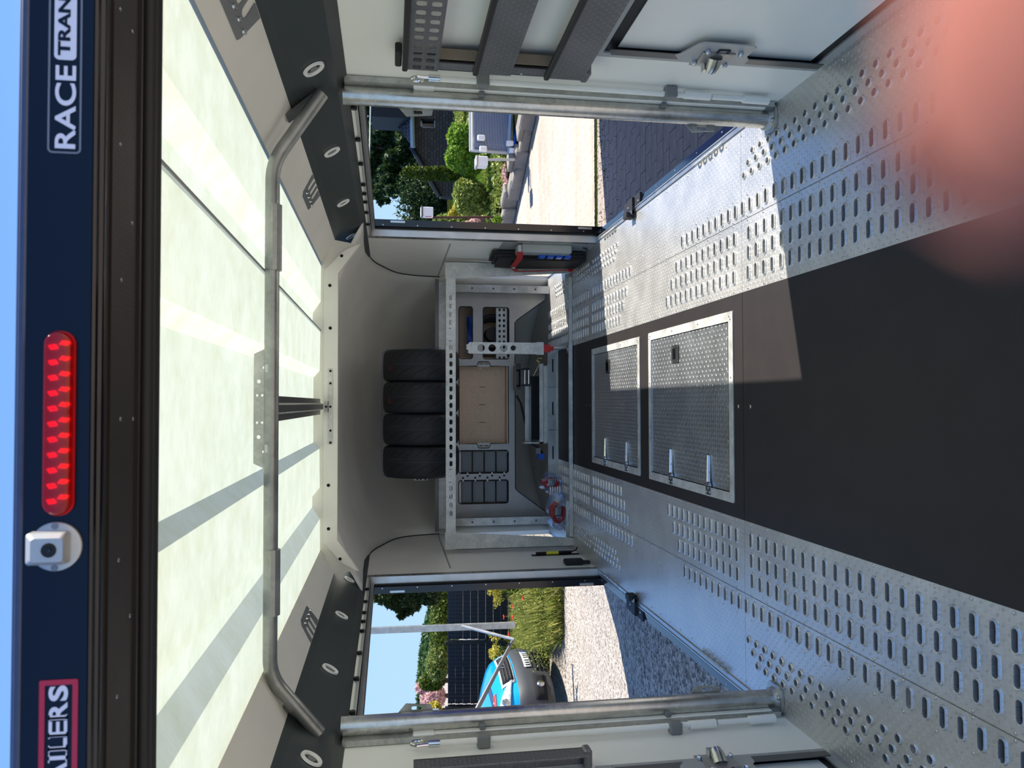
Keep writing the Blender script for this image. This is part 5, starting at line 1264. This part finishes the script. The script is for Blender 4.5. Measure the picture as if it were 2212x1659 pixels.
# ribbed grey trailer side
mat('rib_grey', (150, 160, 176), .5)
RT = thing('ribbed_trailer', 'grey ribbed metal trailer body with pale frame parked across the road', 'trailer', at(1112, 270, 10.2))
def rp(x, y): return at(x, y, 10.2)
c_ = [rp(1014, 205), rp(1015, 327), rp(1106, 333), rp(1113, 205)]
def rib_pt(u, v):   # u along y pixels, v along x pixels
    return c_[0].lerp(c_[1], u).lerp(c_[3].lerp(c_[2], u), v)
N_ = 26
b = MB()
for k in range(N_):
    u0, u1 = k/N_, (k+.55)/N_
    for (v0, v1) in ((.10, .90),):
        p = [rib_pt(.03+.94*t_ if 0 else t_, v) for t_, v in ((0, 0), (1, 0), (1, 1), (0, 1))]
for k in range(22):
    v = .09+.80*k/22; a, c = rib_pt(0, v), rib_pt(.93, v); d = rib_pt(0, v+.024)-a
    MB().add([a, c, c+d, a+d, a+Vector((0, -.02, 0))+d*.2, c+Vector((0, -.02, 0))+d*.2, c+Vector((0, -.02, 0))+d*.8, a+Vector((0, -.02, 0))+d*.8], [(0, 1, 5, 4), (4, 5, 6, 7), (7, 6, 2, 3), (0, 4, 7, 3), (1, 2, 6, 5)]).build('rib', 'rib_grey', RT)
b = MB().add([rib_pt(0, .02)+Vector((0, .02, 0)), rib_pt(1, .02)+Vector((0, .02, 0)), rib_pt(1, .96)+Vector((0, .02, 0)), rib_pt(0, .96)+Vector((0, .02, 0))], [(0, 1, 2, 3)]); b.build('back_sheet', 'rib_grey', RT, solid=.02)
for (u0, v0, u1, v1, w_) in ((0, 0, 1, 0, .012), (0, .06, 1, .06, .03), (0, .93, 1, .93, .035), (.98, 0, .98, .95, .02)):
    MB().tube([rib_pt(u0, v0), rib_pt(u1, v1)], w_, 6).build('frame_rail', 'alu_matt', RT)
MB().tube([rib_pt(.86, .1), rib_pt(.86, .9)], .006, 6).build('frame_rail', 'alu_matt', RT)
for u, v in ((.78, .25), (.97, .3), (.85, .92), (.97, 1.0)): MB().obox(rib_pt(u, v)+Vector((0, -.06, 0)), (.035, 0, 0), (0, .03, 0), (0, 0, .05), ch=.01).build('lamp_block', 'white_plastic', RT)
MB().tube([rib_pt(.1, 1.02), rib_pt(.95, 1.06)], .02, 6).build('side_rail', 'blue_plastic', RT)
# letter box on grey post
lbx = thing('letter_box', 'white letter box on a grey post in front of the bushes', 'letter box', at(1110, 345, 10.0))
MB().obox(at(1040, 351, 10.0), (.06, 0, 0), (0, .09, 0), (0, 0, .075), ch=.01).build('box', 'white_plastic', lbx)
MB().obox(at(1029, 351, 9.99), (.068, 0, 0), (0, .1, 0), (0, 0, .016), ch=.006).build('lid', 'alu_matt', lbx)
MB().tube([at(1053, 345, 10), at(1112, 345, 10)], .018, 8).build('post', 'alu_matt', lbx)
# rusty post with box
rp2 = thing('box_on_post', 'white metre box on a rusty brown post near the folded door edge', 'sign box', at(1070, 470, 11.0))
MB().obox(at(922, 459, 11.0), (.070, 0, 0), (0, .05, 0), (0, 0, .088), ch=.008).build('box', 'white_plastic', rp2)
MB().obox(at(911.5, 458, 10.98), (.076, 0, 0), (0, .056, 0), (0, 0, .014), ch=.004).build('lid', 'alu_dark', rp2)
MB().obox(at(925, 468, 10.93), (.004, 0, 0), (0, .003, 0), (0, 0, .045)).build('orange_mark', 'red_plastic', rp2)
mat('rust', (74, 38, 30), .8); MB().tube([at(935, 470, 11.02), at(1072, 469, 11.02)], .016, 8).build('post', 'rust', rp2)
# shrubs and trees on the right
plant('round_shrub', 'small clipped green ball at the foot of the rusty post', 'shrub', [px_blob(1075, 476, 10.9, 9, 9)], 700, .02, 'leaf_bright', at(1086, 476, 10.9), .02)
plant('green_shrub', 'bright green bush behind the ribbed trailer', 'shrub', [px_blob(1000, 300, 12, 32, 30), px_blob(990, 340, 12, 28, 28), px_blob(1015, 355, 12, 24, 26), px_blob(985, 285, 12.3, 14, 18)], 9000, .035, 'leaf_bright', at(1085, 330, 12), .05)
plant('yellow_green_shrub', 'yellow-green leafy bush between the letter box and the rusty post', 'shrub', [px_blob(1015, 420, 12, 34, 30), px_blob(1020, 445, 12, 36, 20), px_blob(1005, 400, 12, 20, 14)], 8000, .035, 'leaf_olive', at(1085, 425, 12), .05)
plant('conical_thuja', 'tall dark golden thuja cone in front of the brick house', 'tree', [px_blob(960, 375, 14, 45, 14), px_blob(920, 375, 14, 40, 13), px_blob(893, 372, 14, 22, 8), px_blob(885, 366, 14, 14, 5), px_blob(1000, 378, 14, 30, 17)], 9000, .04, 'leaf_thuja', at(1040, 377, 14), .08)
plant('mixed_shrub', 'light green shrubs beside the folded door edge', 'shrub', [px_blob(975, 485, 14, 40, 22), px_blob(1010, 478, 13.5, 20, 14)], 6000, .04, 'leaf_olive', at(1080, 485, 13.5), .06)
plant('pink_shrub', 'pink flowering shrub low beside the folded door edge', 'shrub', [px_blob(1022, 492, 12.5, 26, 15), px_blob(1035, 478, 12.5, 16, 12)], 3200, .028, 'blossom', at(1080, 490, 12.5), .04)
plant('yellow_shrub', 'small yellow shrub behind the rusty post', 'shrub', [px_blob(990, 452, 12.8, 12, 10), px_blob(978, 462, 12.8, 8, 8)], 1200, .03, 'yellow_leaf', at(1070, 455, 12.8), .03)
plant('red_leaved_plant', 'low reddish plants on top of the edging blocks', 'plant', [px_blob(1090, 375, 11, 5, 22, .15), px_blob(1092, 400, 11, 5, 14, .15)], 900, .02, 'blossom', at(1100, 385, 11), .01)
plant('dark_tree', 'big dark tree above the roof of the brick house', 'tree', [px_blob(830, 300, 27, 50, 60), px_blob(800, 330, 27, 22, 50), px_blob(812, 400, 27, 30, 36), px_blob(860, 330, 27, 50, 60), px_blob(850, 370, 27, 55, 50), px_blob(835, 410, 26, 36, 30), px_blob(800, 255, 27, 30, 40), px_blob(880, 395, 27, 45, 40), px_blob(870, 340, 27, 50, 50)], 26000, .12, 'leaf_dark', at(1015, 380, 27), .25, shell=.6)
plant('dark_tree', 'dark conifer between the brick house and the rusty post box', 'tree', [px_blob(920, 440, 24, 45, 26), px_blob(965, 450, 24, 40, 40), px_blob(900, 425, 24, 22, 18)], 12000, .09, 'leaf_dark', at(1020, 440, 24), .2, shell=.6)
plant('dark_tree', 'dark tree low behind the folded door edge', 'tree', [px_blob(905, 500, 22, 32, 26), px_blob(950, 505, 22, 40, 24), px_blob(880, 515, 22, 14, 14)], 7000, .07, 'leaf_dark', at(1020, 500, 22), .15, shell=.6)
plant('boundary_hedge', 'dark boundary hedge low behind the garden shrubs', 'hedge', [(at(950, y, 23), (.9, .5, 1.3)) for y in range(400, 560, 22)]+[(at(1010, y, 23), (.9, .5, 1.0)) for y in range(400, 560, 22)], 16000, .06, 'leaf_dark', at(1040, 470, 23), .1)
# house
hs = thing('brick_house', 'dark brick house with tiled roof and small windows across the road', 'house', at(1020, 330, 19))
mat('brick_wall', (92, 78, 68), .9); n = M['brick_wall'].node_tree; b_ = n.nodes['Principled BSDF']; tc = n.nodes.new('ShaderNodeTexCoord'); sp_x = n.nodes.new('ShaderNodeSeparateXYZ'); cb_ = n.nodes.new('ShaderNodeCombineXYZ'); n.links.new(tc.outputs['Object'], sp_x.inputs[0]); n.links.new(sp_x.outputs[0], cb_.inputs[0]); n.links.new(sp_x.outputs[2], cb_.inputs[1])
bk_ = n.nodes.new('ShaderNodeTexBrick'); bk_.inputs['Scale'].default_value = 4.2; bk_.inputs['Color1'].default_value = lin((96, 80, 70)); bk_.inputs['Color2'].default_value = lin((74, 62, 56)); bk_.inputs['Mortar'].default_value = lin((44, 40, 38)); bk_.inputs['Row Height'].default_value = .31; bk_.inputs['Mortar Size'].default_value = .03
n.links.new(cb_.outputs[0], bk_.inputs['Vector']); n.links.new(bk_.outputs['Color'], b_.inputs['Base Color'])
def hw_(x, y, d=0): p = at(x, y, 19+d); return p.x, p.z
poly = [hw_(884, 180), hw_(889, 318), hw_(952, 424), hw_(1030, 430), hw_(1030, 180)]
wins = [(908, 940, 257, 276), (984, 1010, 255, 276)]
holes = [[hw_(a, c), hw_(a, d), hw_(b_2, d), hw_(b_2, c)] for a, b_2, c, d in wins]
b = MB(); b.prism(poly, holes, lambda u, v, w: (u, 19.25-.25*w, v)); b.build('wall', 'brick_wall', hs)
for a, b_2, c, d in wins:
    p, q = hw_(b_2, d), hw_(a, c); f = MB().box(p[0], q[0], 19.16, 19.2, p[1], q[1]).build('window', 'black_gloss', hs)
    b = MB(); b.box(p[0], q[0], 19.10, 19.16, q[1]-.05, q[1]); b.box(p[0], p[0]+.04, 19.1, 19.16, p[1], q[1]); b.box(p[0], q[0], 19.05, 19.16, p[1]-.04, p[1]+.02); b.build('window_frame', 'alu_matt', f)
mat('roof_tile', (96, 92, 96), .6, noise=.1, nscale=6)
for k in range(6):
    # tile courses, each one a stepped strip
    f0, f1 = k/6, (k+1)/6
    a0, a1 = at(886-40*f0, 195, 18.7+.9*f0), at(886-40*f1, 195, 18.7+.9*f1); b0, b1 = at(890-45*f0, 316-60*f0, 18.7+.9*f0), at(890-45*f1, 316-60*f1, 18.7+.9*f1)
    b = MB(); m2 = 26; rws = []
    for i in range(m2+1):
        t_ = i/m2; lift = .05*abs(math.sin(i*PI/2)); p = a0.lerp(b0, t_)+Vector((0, -.10, lift)); q = a1.lerp(b1, t_)+Vector((0, 0, lift)); rws.append([p+Vector((0, 0, -.05)), p, q])
    b.sheet(rws); b.build('tile_course', 'roof_tile', hs)
b = MB(); b.tube([at(888, 195, 18.6), at(892, 318, 18.6)], .06, 8); b.build('gutter', 'alu_matt', hs)
b = MB(); b.tube([at(889, 316, 18.9), at(950, 425, 18.9)], .07, 6); b.build('verge', 'black_rubber', hs)
b = MB(); p, q = at(885, 256, 18.5), at(803, 231, 18.5); b.box(p.x, q.x+.3, 18.5, 19.4, p.z, q.z); b.build('chimney', 'black_rubber', hs)
wr = MB(); wr.tube([at(801, 205, 14), at(799, 300, 14), at(794, 430, 14)], .012, 5); tag(wr.build('overhead_cable', 'white_plastic'), 'thin pale overhead cable crossing the dark tree', 'cable')
# blue vehicle that shades the pavers, its corner just beside the right post
mat('violet_blue', (70, 84, 178), .3, coat=.4)
X0 = 2.52
bv = thing('blue_box_trailer', 'blue box trailer parked to the right, its corner beside the galvanised post', 'trailer', (3.5, 4.3, -.5))
b = MB(); b.obox((X0+1.05, 4.28, .78), (1.05, 0, 0), (0, 2.30, 0), (0, 0, 1.05), ch=.05); b.build('box_body', 'violet_blue', bv)
b = MB(); b.obox((X0+1.05, 4.28, -.36), (1.0, 0, 0), (0, 2.28, 0), (0, 0, .12), ch=.03); b.build('skirt', 'black_rubber', bv)
for y in (2.9, 5.5):
    for x in (X0+.12, X0+1.98): MB().lathe([(.0, -.11), (.2, -.11), (.30, -.10), (.33, -.06), (.33, .06), (.30, .10), (.2, .11), (0, .11)], (x, y, -.17), (1, 0, 0), 28).build('wheel', 'tyre', bv, smooth=True)

# ---- left side
# fence
FNY = 14.6
fe = thing('privacy_fence', 'black privacy fence of stacked horizontal strips with thin light gaps', 'fence', at(1090, 1400, FNY))
for (ya, yb) in ((1225, 1381), (1382, 1520), (1521, 1690)):
    for k in range(9):
        xa_, xb_ = 967.5+k*16.3, 967.5+(k+1)*16.3-.22
        p, q = at(xb_, yb, FNY), at(xa_, ya, FNY); b = MB(); b.box(p.x+.01, q.x-.01, FNY-.01, FNY+.01, p.z, q.z)
        for i in range(int((yb-ya)/8)):
            xx = p.x+(q.x-p.x)*(i+.5)/int((yb-ya)/8); b.box(xx-.003, xx+.003, FNY-.018, FNY-.008, p.z, q.z)
        b.build('fence_strip', 'black_gloss' if 0 else 'fence_black' if 'fence_black' in M else (mat('fence_black', (10, 18, 30), .55), 'fence_black')[1], fe)
for y in (1381.5, 1520.5):
    p = at(1110, y, FNY); q = at(964, y, FNY); MB().box(p.x-.03, p.x+.03, FNY-.05, FNY+.03, p.z, q.z+.02).build('fence_post', 'black_rubber', fe)
    for k in range(9): c = at(975+16.3*k, y, FNY-.05); MB().disc(c, (0, -1, 0), .012, .008, 8).build('post_clip', 'steel', fe)
# thin timber backing behind lets hairline light through
# meadow
mg = MB(); 
def mhz(x, y): return hgt(x, y)
for k in range(30000):
    f = RS.rand(); yy = 1225+330*f; D = RS.uniform(11.6, 14.3); d = ray(1150, yy); d = d/d.y; x = EYE.x+d.x*D; y = D
    if yy > 1385 and D < 13.1: continue
    h = RS.uniform(.15, .62)*(.55 if D < 11.9 else 1); w_ = .009; a = RS.uniform(0, 3.1); z = mhz(x, y); lx, ly = RS.normal(0, .08, 2)
    mg.add([(x-w_*math.cos(a), y-w_*math.sin(a), z), (x+w_*math.cos(a), y+w_*math.sin(a), z), (x+lx*.4+w_*.6, y+ly*.4, z+h*.6), (x+lx, y+ly, z+h)], [(0, 1, 2, 3)])
tag(mg.build('meadow_grass', 'grass', None, fix=False), 'tall yellow-green meadow grass in front of the black fence', 'grass', kind='stuff')
leaves([(at(1150, 1300, 12.3), (1.3, .9, .33)), (at(1160, 1345, 12.3), (.7, .7, .22))], 7000, .014, 'meadow_herbs', 'leaf_olive', None); tag(bpy.data.objects['meadow_herbs'], 'leafy herbs low in the meadow', 'plants', kind='stuff')
mat('poppy_red', (214, 44, 34), .6)
pps = [(1110, 1310), (1090, 1332), (1109, 1333), (1100, 1371), (1086, 1419), (1106, 1413), (1097, 1422), (1077, 1446), (1130, 1292), (1063+20, 1425)]
wh = ['topmost in the grass by the jamb', 'left of the galvanised post foot', 'below it by the post foot', 'at the foot of the bright brace', 'right of the slanting dark pipe', 'in the grass in front of the car nose', 'between two others by the pipe', 'above the car bonnet', 'deep in the grass near the jamb', 'just behind the slanting pipe']
for (x, y), w_ in zip(pps, wh):
    Y = 11.7 if y < 1400 else 12.6; p = at(x, y, Y); g = thing('poppy', 'red poppy '+w_, 'flower', (p.x, p.y, mhz(p.x, p.y)), 'red poppies in the meadow')
    for a in range(4): c = Vector((math.cos(a*1.57+x), math.sin(a*1.57+x), .5)); MB().add([p, p+c*.022+Vector((-c.y, c.x, 0))*.022, p+c*.042, p+c*.022-Vector((-c.y, c.x, 0))*.022], [(0, 1, 2, 3)]).build('petal', 'poppy_red', g, solid=.002)
    MB().tube([(p.x, p.y, mhz(p.x, p.y)), p], .003, 4).build('stem', 'grass', g)
# sparse budding shrubs
def budshrub(x, y, Y, hpx, spread, lab, n_):
    base = at(x, y, Y); g = thing('budding_shrub', lab, 'shrub', base)
    br = MB(); tips = []
    for k in range(n_):
        t_ = base+Vector((RS.uniform(-spread, spread), RS.uniform(-.3, .3), hpx*RS.uniform(.55, 1)*Y/F_PX)); m_ = base.lerp(t_, .5)+Vector((RS.uniform(-.08, .08), 0, .05)); br.tube([base, m_, t_], [.008, .006, .003], 4); tips += [t_, m_.lerp(t_, .6), m_.lerp(t_, .8)+Vector((RS.uniform(-.06, .06), 0, .02))]
    br.build('branches', 'leaf_thuja', g)
    leaves([(t_, (.035, .035, .03)) for t_ in tips], n_*60, .016, 'buds', 'yellow_leaf', g)['kind'] = 'stuff'
budshrub(1120, 1275, 12.6, 74, .36, 'sparse budding shrub with yellow tips beside the jamb', 26)
budshrub(1120, 1400, 13.2, 62, .22, 'sparse budding shrub behind the slanting pipe', 14)
# galvanised post with brace
gp = thing('steel_post', 'tall galvanised steel post standing in the meadow', 'post', at(1112, 1350, 11.2))
a, c = at(1112, 1350, 11.2), at(700, 1366, 11.2); MB().obox((a+c)/2, (.042, 0, (.0)), (0, .03, 0), (c-a)/2).build('post_body', 'galv', gp)
MB().tube([at(997, 1352, 11.14), at(1110, 1381, 10.9)], .022, 8).build('brace', 'galv_light', gp, smooth=True)
dp = MB().tube([at(1108, 1383, 11), at(1022, 1548, 10.4), at(985, 1620, 10.2)], [.024, .036, .036], 10); tag(dp.build('slanting_pipe', 'alu_dark', None, smooth=True), 'dark slanting pipe running from the brace foot towards the parked car', 'pipe')
# trees, hedge, hill
def at_rb(x, y, Y): return at(x, y, Y)
plant('conifer', 'overhanging dark conifer at the top of the left door opening', 'tree', [px_blob(900, 1262, 16, 60, 20), px_blob(860, 1275, 16, 40, 20), px_blob(830, 1262, 16, 36, 24), px_blob(885, 1295, 16, 30, 16), px_blob(848, 1300, 16, 20, 9), px_blob(930, 1280, 16, 36, 34), px_blob(815, 1290, 16, 10, 8)]+[px_blob(812+12*i, 1290+6*i, 16, 5, 8) for i in range(5)]+[px_blob(866+9*i, 1328-5*i, 16, 5, 9) for i in range(5)], 22000, .085, 'leaf_conifer', at(1010, 1235, 16), .16, shell=.6)
for i, (x, y, Y, rx, ry, m_, nm, lab, N, sz) in enumerate([
    (945, 1435, 17, 22, 31, 'leaf_round', 'clipped_tree', 'round clipped light green tree above the fence', 9000, .045),
    (933, 1472, 17.5, 26, 17, 'leaf_thuja', 'clipped_tree', 'dark clipped mushroom-shaped tree above the fence', 4200, .045),
    (935, 1505, 19, 24, 26, 'blossom', 'blossom_tree', 'tree with dusty pink blossom above the fence', 6500, .055),
    (938, 1535, 17.5, 15, 16, 'yellow_leaf', 'yellow_shrub', 'yellow shrub above the fence beside the white sign', 1800, .045)]):
    plant(nm, lab, 'tree' if i != 3 else 'shrub', [px_blob(x, y, Y, rx, ry)]+([px_blob(x-22, y-20, Y, 14, 10)] if i == 2 else []), N, sz, m_, at(1000, y, Y), .08)
# hedge line and hill far behind
h1 = MB(); e1 = 21.0
tr_h = thing('hedge', 'long straight clipped hedge with bright edge beyond the fence', 'hedge', at(990, 1360, e1))
p, q = at(975, 1440, e1), at(950, 1225, e1-.8); h1.box(p.x, q.x, e1, e1+1, p.z-.2, q.z-.1); h1.build('hedge_core', 'leaf_round', tr_h)
leaves([(Vector((x_, e1, (p.z+q.z)/2+.1)), (.3, .35, .28)) for x_ in np.arange(p.x, q.x, .3)], 9000, .04, 'foliage', 'leaf_thuja', tr_h)['kind'] = 'stuff'
hl = thing('wooded_hill', 'distant wooded hill rising behind the fence', 'hill', at(980, 1400, 120))
pts = [(990, 1200), (945, 1230), (928, 1300), (925, 1340), (918, 1355), (912, 1395), (908, 1430), (905, 1460), (903, 1490), (906, 1540), (912, 1600), (990, 1640)]
bl = []
for i in range(len(pts)-1):
    for k in range(5):
        f = k/5; x = pts[i][0]*(1-f)+pts[i+1][0]*f; y = pts[i][1]*(1-f)+pts[i+1][1]*f
        for dx in range(0, int(985-x), 9): bl.append(px_blob(x+6+dx, y, 110-dx*.3, 8, 9))
leaves(bl, 26000, .42, 'tree_cover', 'hill_leaf', hl, shell=.25)['kind'] = 'stuff'
b = MB(); b.prism([(at(x+4, y, 112).x, at(x+4, y, 112).z) for x, y in pts], [], lambda u, v, w: (u, 112+w*6, v)); b.build('slope', 'leaf_dark', hl)
# white road sign
sg = thing('white_sign', 'small white sign with dark oval print beyond the left post', 'sign', at(965, 1546, 14))
p, q = at(949, 1556, 14), at(911, 1533, 14); b = MB(); b.prism(rrect(p.x, q.x, p.z, q.z, .02), [], lambda u, v, w: (u, 14-.01*w, v)); b.build('sign_board', 'white_plastic', sg)
b = MB(); c = at(927, 1543, 13.98)
b.prism([(c.x+.055*math.cos(a), c.z+.088*math.sin(a)) for a in np.linspace(0, 2*PI, 25)[:-1]], [[(c.x+.043*math.cos(a), c.z+.074*math.sin(a)) for a in np.linspace(0, 2*PI, 25)[:-1]]], lambda u, v, w: (u, 13.98-.003*w, v)); b.build('sign_print', 'black_rubber', sg)
MB().tube([at(949, 1551, 14.02), at(1100, 1551, 14.02)], .02, 8).build('sign_post', 'alu_matt', sg)
MB().tube([at(800, 1551, 13), at(912, 1550, 13)], .022, 8).build('pole_top', 'galv_light', sg, smooth=True)

# ---- turquoise car nose
hd_ = Vector((.993, -.12, 0)); lt = Vector((-.12, -.993, 0)); P0 = gz(1150, 1421, -.90); P0.z = -1.32
car = thing('car', 'turquoise van with black bumper parked nose-first on the gravel, left', 'car', P0)
plan = [(-1.4, -.92), (-.75, -.90), (-.35, -.86), (-.14, -.70), (-.05, -.42), (0, 0), (-.05, .42), (-.14, .70), (-.35, .86), (-.75, .90), (-1.4, .92), (-3.6, .93)]
def cpt(a, bb, c): return P0+hd_*a+lt*bb+Vector((0, 0, c))
def lvl(c, ins, nar=0): return [cpt(a-ins*(1 if a > -1.2 else .0)*1.0, bb*(1-nar), c) for a, bb in dens]
dens = []
for i in range(len(plan)-1):
    for k in range(4): f = k/4; q = crv([plan[max(0, i)], plan[i+1]], f); dens.append((plan[i][0]*(1-f)+plan[i+1][0]*f, plan[i][1]*(1-f)+plan[i+1][1]*f))
# round the plan off
for _ in range(3): dens = [dens[0]]+[((dens[i-1][0]+2*dens[i][0]+dens[i+1][0])/4, (dens[i-1][1]+2*dens[i][1]+dens[i+1][1])/4) for i in range(1, len(dens)-1)]+[dens[-1]]
mat('car_blue', (0, 140, 190), .25, coat=.8); mat('bumper_black', (52, 54, 56), .6); mat('glass_dark', (20, 28, 34), .05, spec=.8)
b = MB().sheet([lvl(.20, .10), lvl(.24, .03), lvl(.40, 0), lvl(.60, 0), lvl(.70, .03), lvl(.74, .07)]); b.build('bumper', 'bumper_black', car, smooth=True)
b = MB().sheet([lvl(.72, .06), lvl(.80, .09, .005), lvl(.92, .15, .01), lvl(1.02, .24, .02), lvl(1.08, .36, .04), lvl(1.14, .60, .06), lvl(1.20, .92, .08)]); b.build('bonnet', 'car_blue', car, smooth=True)
b = MB().sheet([lvl(1.20, .92, .08), lvl(1.50, 1.3, .14), lvl(1.80, 1.75, .20)]); b.build('windscreen', 'glass_dark', car, smooth=True)
b = MB().sheet([lvl(1.80, 1.75, .20), lvl(1.86, 2.0, .24), lvl(1.88, 2.9, .6)]); b.build('roof', 'car_blue', car, smooth=True)
def surf(bb, c, off=.012):      # point on the front skin for a lateral position and height
    i = min(range(len(dens)), key=lambda k: abs(dens[k][1]-bb)+(0 if dens[k][0] > -1.0 else 9))
    lo, hi = (i, i+1) if dens[min(i+1, len(dens)-1)][1] > bb >= dens[i][1] else (i-1, i)
    f = (bb-dens[lo][1])/(dens[hi][1]-dens[lo][1]+1e-9); a = dens[lo][0]*(1-f)+dens[hi][0]*f
    cc = [(.2, .10), (.24, .03), (.4, 0), (.6, 0), (.70, .03), (.74, .07), (.8, .09), (.92, .15), (1.02, .24), (1.08, .36), (1.14, .60), (1.20, .92)]
    ins = 0
    for (c0, i0), (c1, i1) in zip(cc, cc[1:]):
        if c0 <= c <= c1: ins = i0+(i1-i0)*(c-c0)/(c1-c0)
    return cpt(a-ins+off, bb+off*.6*(1 if bb > .6 else 0), c+off*.3)
def patch(b0, b1, c0, c1, name, m_, off=.012, par=None, n1=6, n2=3, sk=0):
    rows = [[surf(b0+(b1-b0)*j/n1, c0+(c1-c0)*i/n2+sk*(j/n1), off) for j in range(n1+1)] for i in range(n2+1)]
    return MB().sheet(rows).build(name, m_, par or car, smooth=True, solid=.006)
patch(-.45, .47, .76, .96, 'grille_surround', 'white_plastic', .014)
g = patch(-.40, .42, .775, .94, 'grille', 'black_void', .020)
for k in range(3): patch(-.38, .40, .80+.045*k, .812+.045*k, 'grille_bar', 'bumper_black', .030, g, 6, 1)
MB().lathe([(.045, 0), (.055, .008), (.065, 0)], surf(0, .88, .035), hd_, 24).build('emblem_ring', 'chrome', car, smooth=True)
patch(-.26, .26, .47, .585, 'number_plate', 'white_plastic', .02); patch(-.26, -.225, .475, .58, 'plate_band', 'blue_plastic', .024)
for k in range(3): patch(-.30, .34, .27+.06*k, .30+.06*k, 'intake_slot', 'black_void', .012, None, 6, 1)
for i_, bb in enumerate((-.16, -.09, -.02, .07, .14, .2)): patch(bb, bb+.03, .495, .565, 'plate_character', 'black_rubber', .025, None, 1, 1)
patch(.44, .80, .32, .50, 'fog_recess', 'black_void', .010); MB().lathe([(0, .02), (.04, .015), (.055, 0)], surf(.62, .40, .015), (hd_+lt*.5), 20).build('fog_lamp', 'steel', car, smooth=True)
mat('lamp_glass', (205, 215, 225), .08, spec=.9, metal=.4, noise=.35, nscale=26)
hlr = [[surf(.44+.44*j/8, (.80+.02*i/3)+(.06+.14*(i/3))*(0)+.0+.0*j, .02) for j in range(9)] for i in range(4)]
rows = []
for i in range(5):
    rows.append([surf(.42+.455*j/8, (.80+.012*j)+((.03+.20*(j/8)**.8)*(i/4)), .022) for j in range(9)])
MB().sheet(rows).build('headlight', 'lamp_glass', car, smooth=True, solid=.01)
MB().lathe([(0, .02), (.05, .015), (.065, 0)], surf(.72, .93, .03), hd_+lt*.5, 20).build('lamp_bowl', 'chrome', car, smooth=True)
rows = [[surf(.40+.38*j/5, 1.045+.012*i+.03*j/5, .012) for j in range(6)] for i in range(4)]
MB().sheet(rows).build('red_stripe', 'poppy_red', car, smooth=True, solid=.003)
rows = [[surf(.05+.5*j/6, 1.09+.012*i-.01*j/6, .014) for j in range(7)] for i in range(3)]
MB().sheet(rows).build('white_stripe', 'blue_edge', car, smooth=True, solid=.003)
MB().tube([cpt(-1.0, .2, 1.23), cpt(-1.06, .6, 1.27), cpt(-1.15, .84, 1.26)], .012, 6).build('wiper', 'black_rubber', car)
for bb in (.78, -.78): MB().lathe([(0, -.1), (.22, -.1), (.31, -.09), (.33, -.05), (.33, .05), (.31, .09), (.22, .1), (0, .1)], cpt(-.95, bb+.05, .33), lt, 28).build('wheel', 'tyre', car, smooth=True)

# floor under the nose locker
MB().box(-1.08, 1.08, 6.43, 7.5, -.03, -.004).build('nose_floor', 'floor_plate', floor)
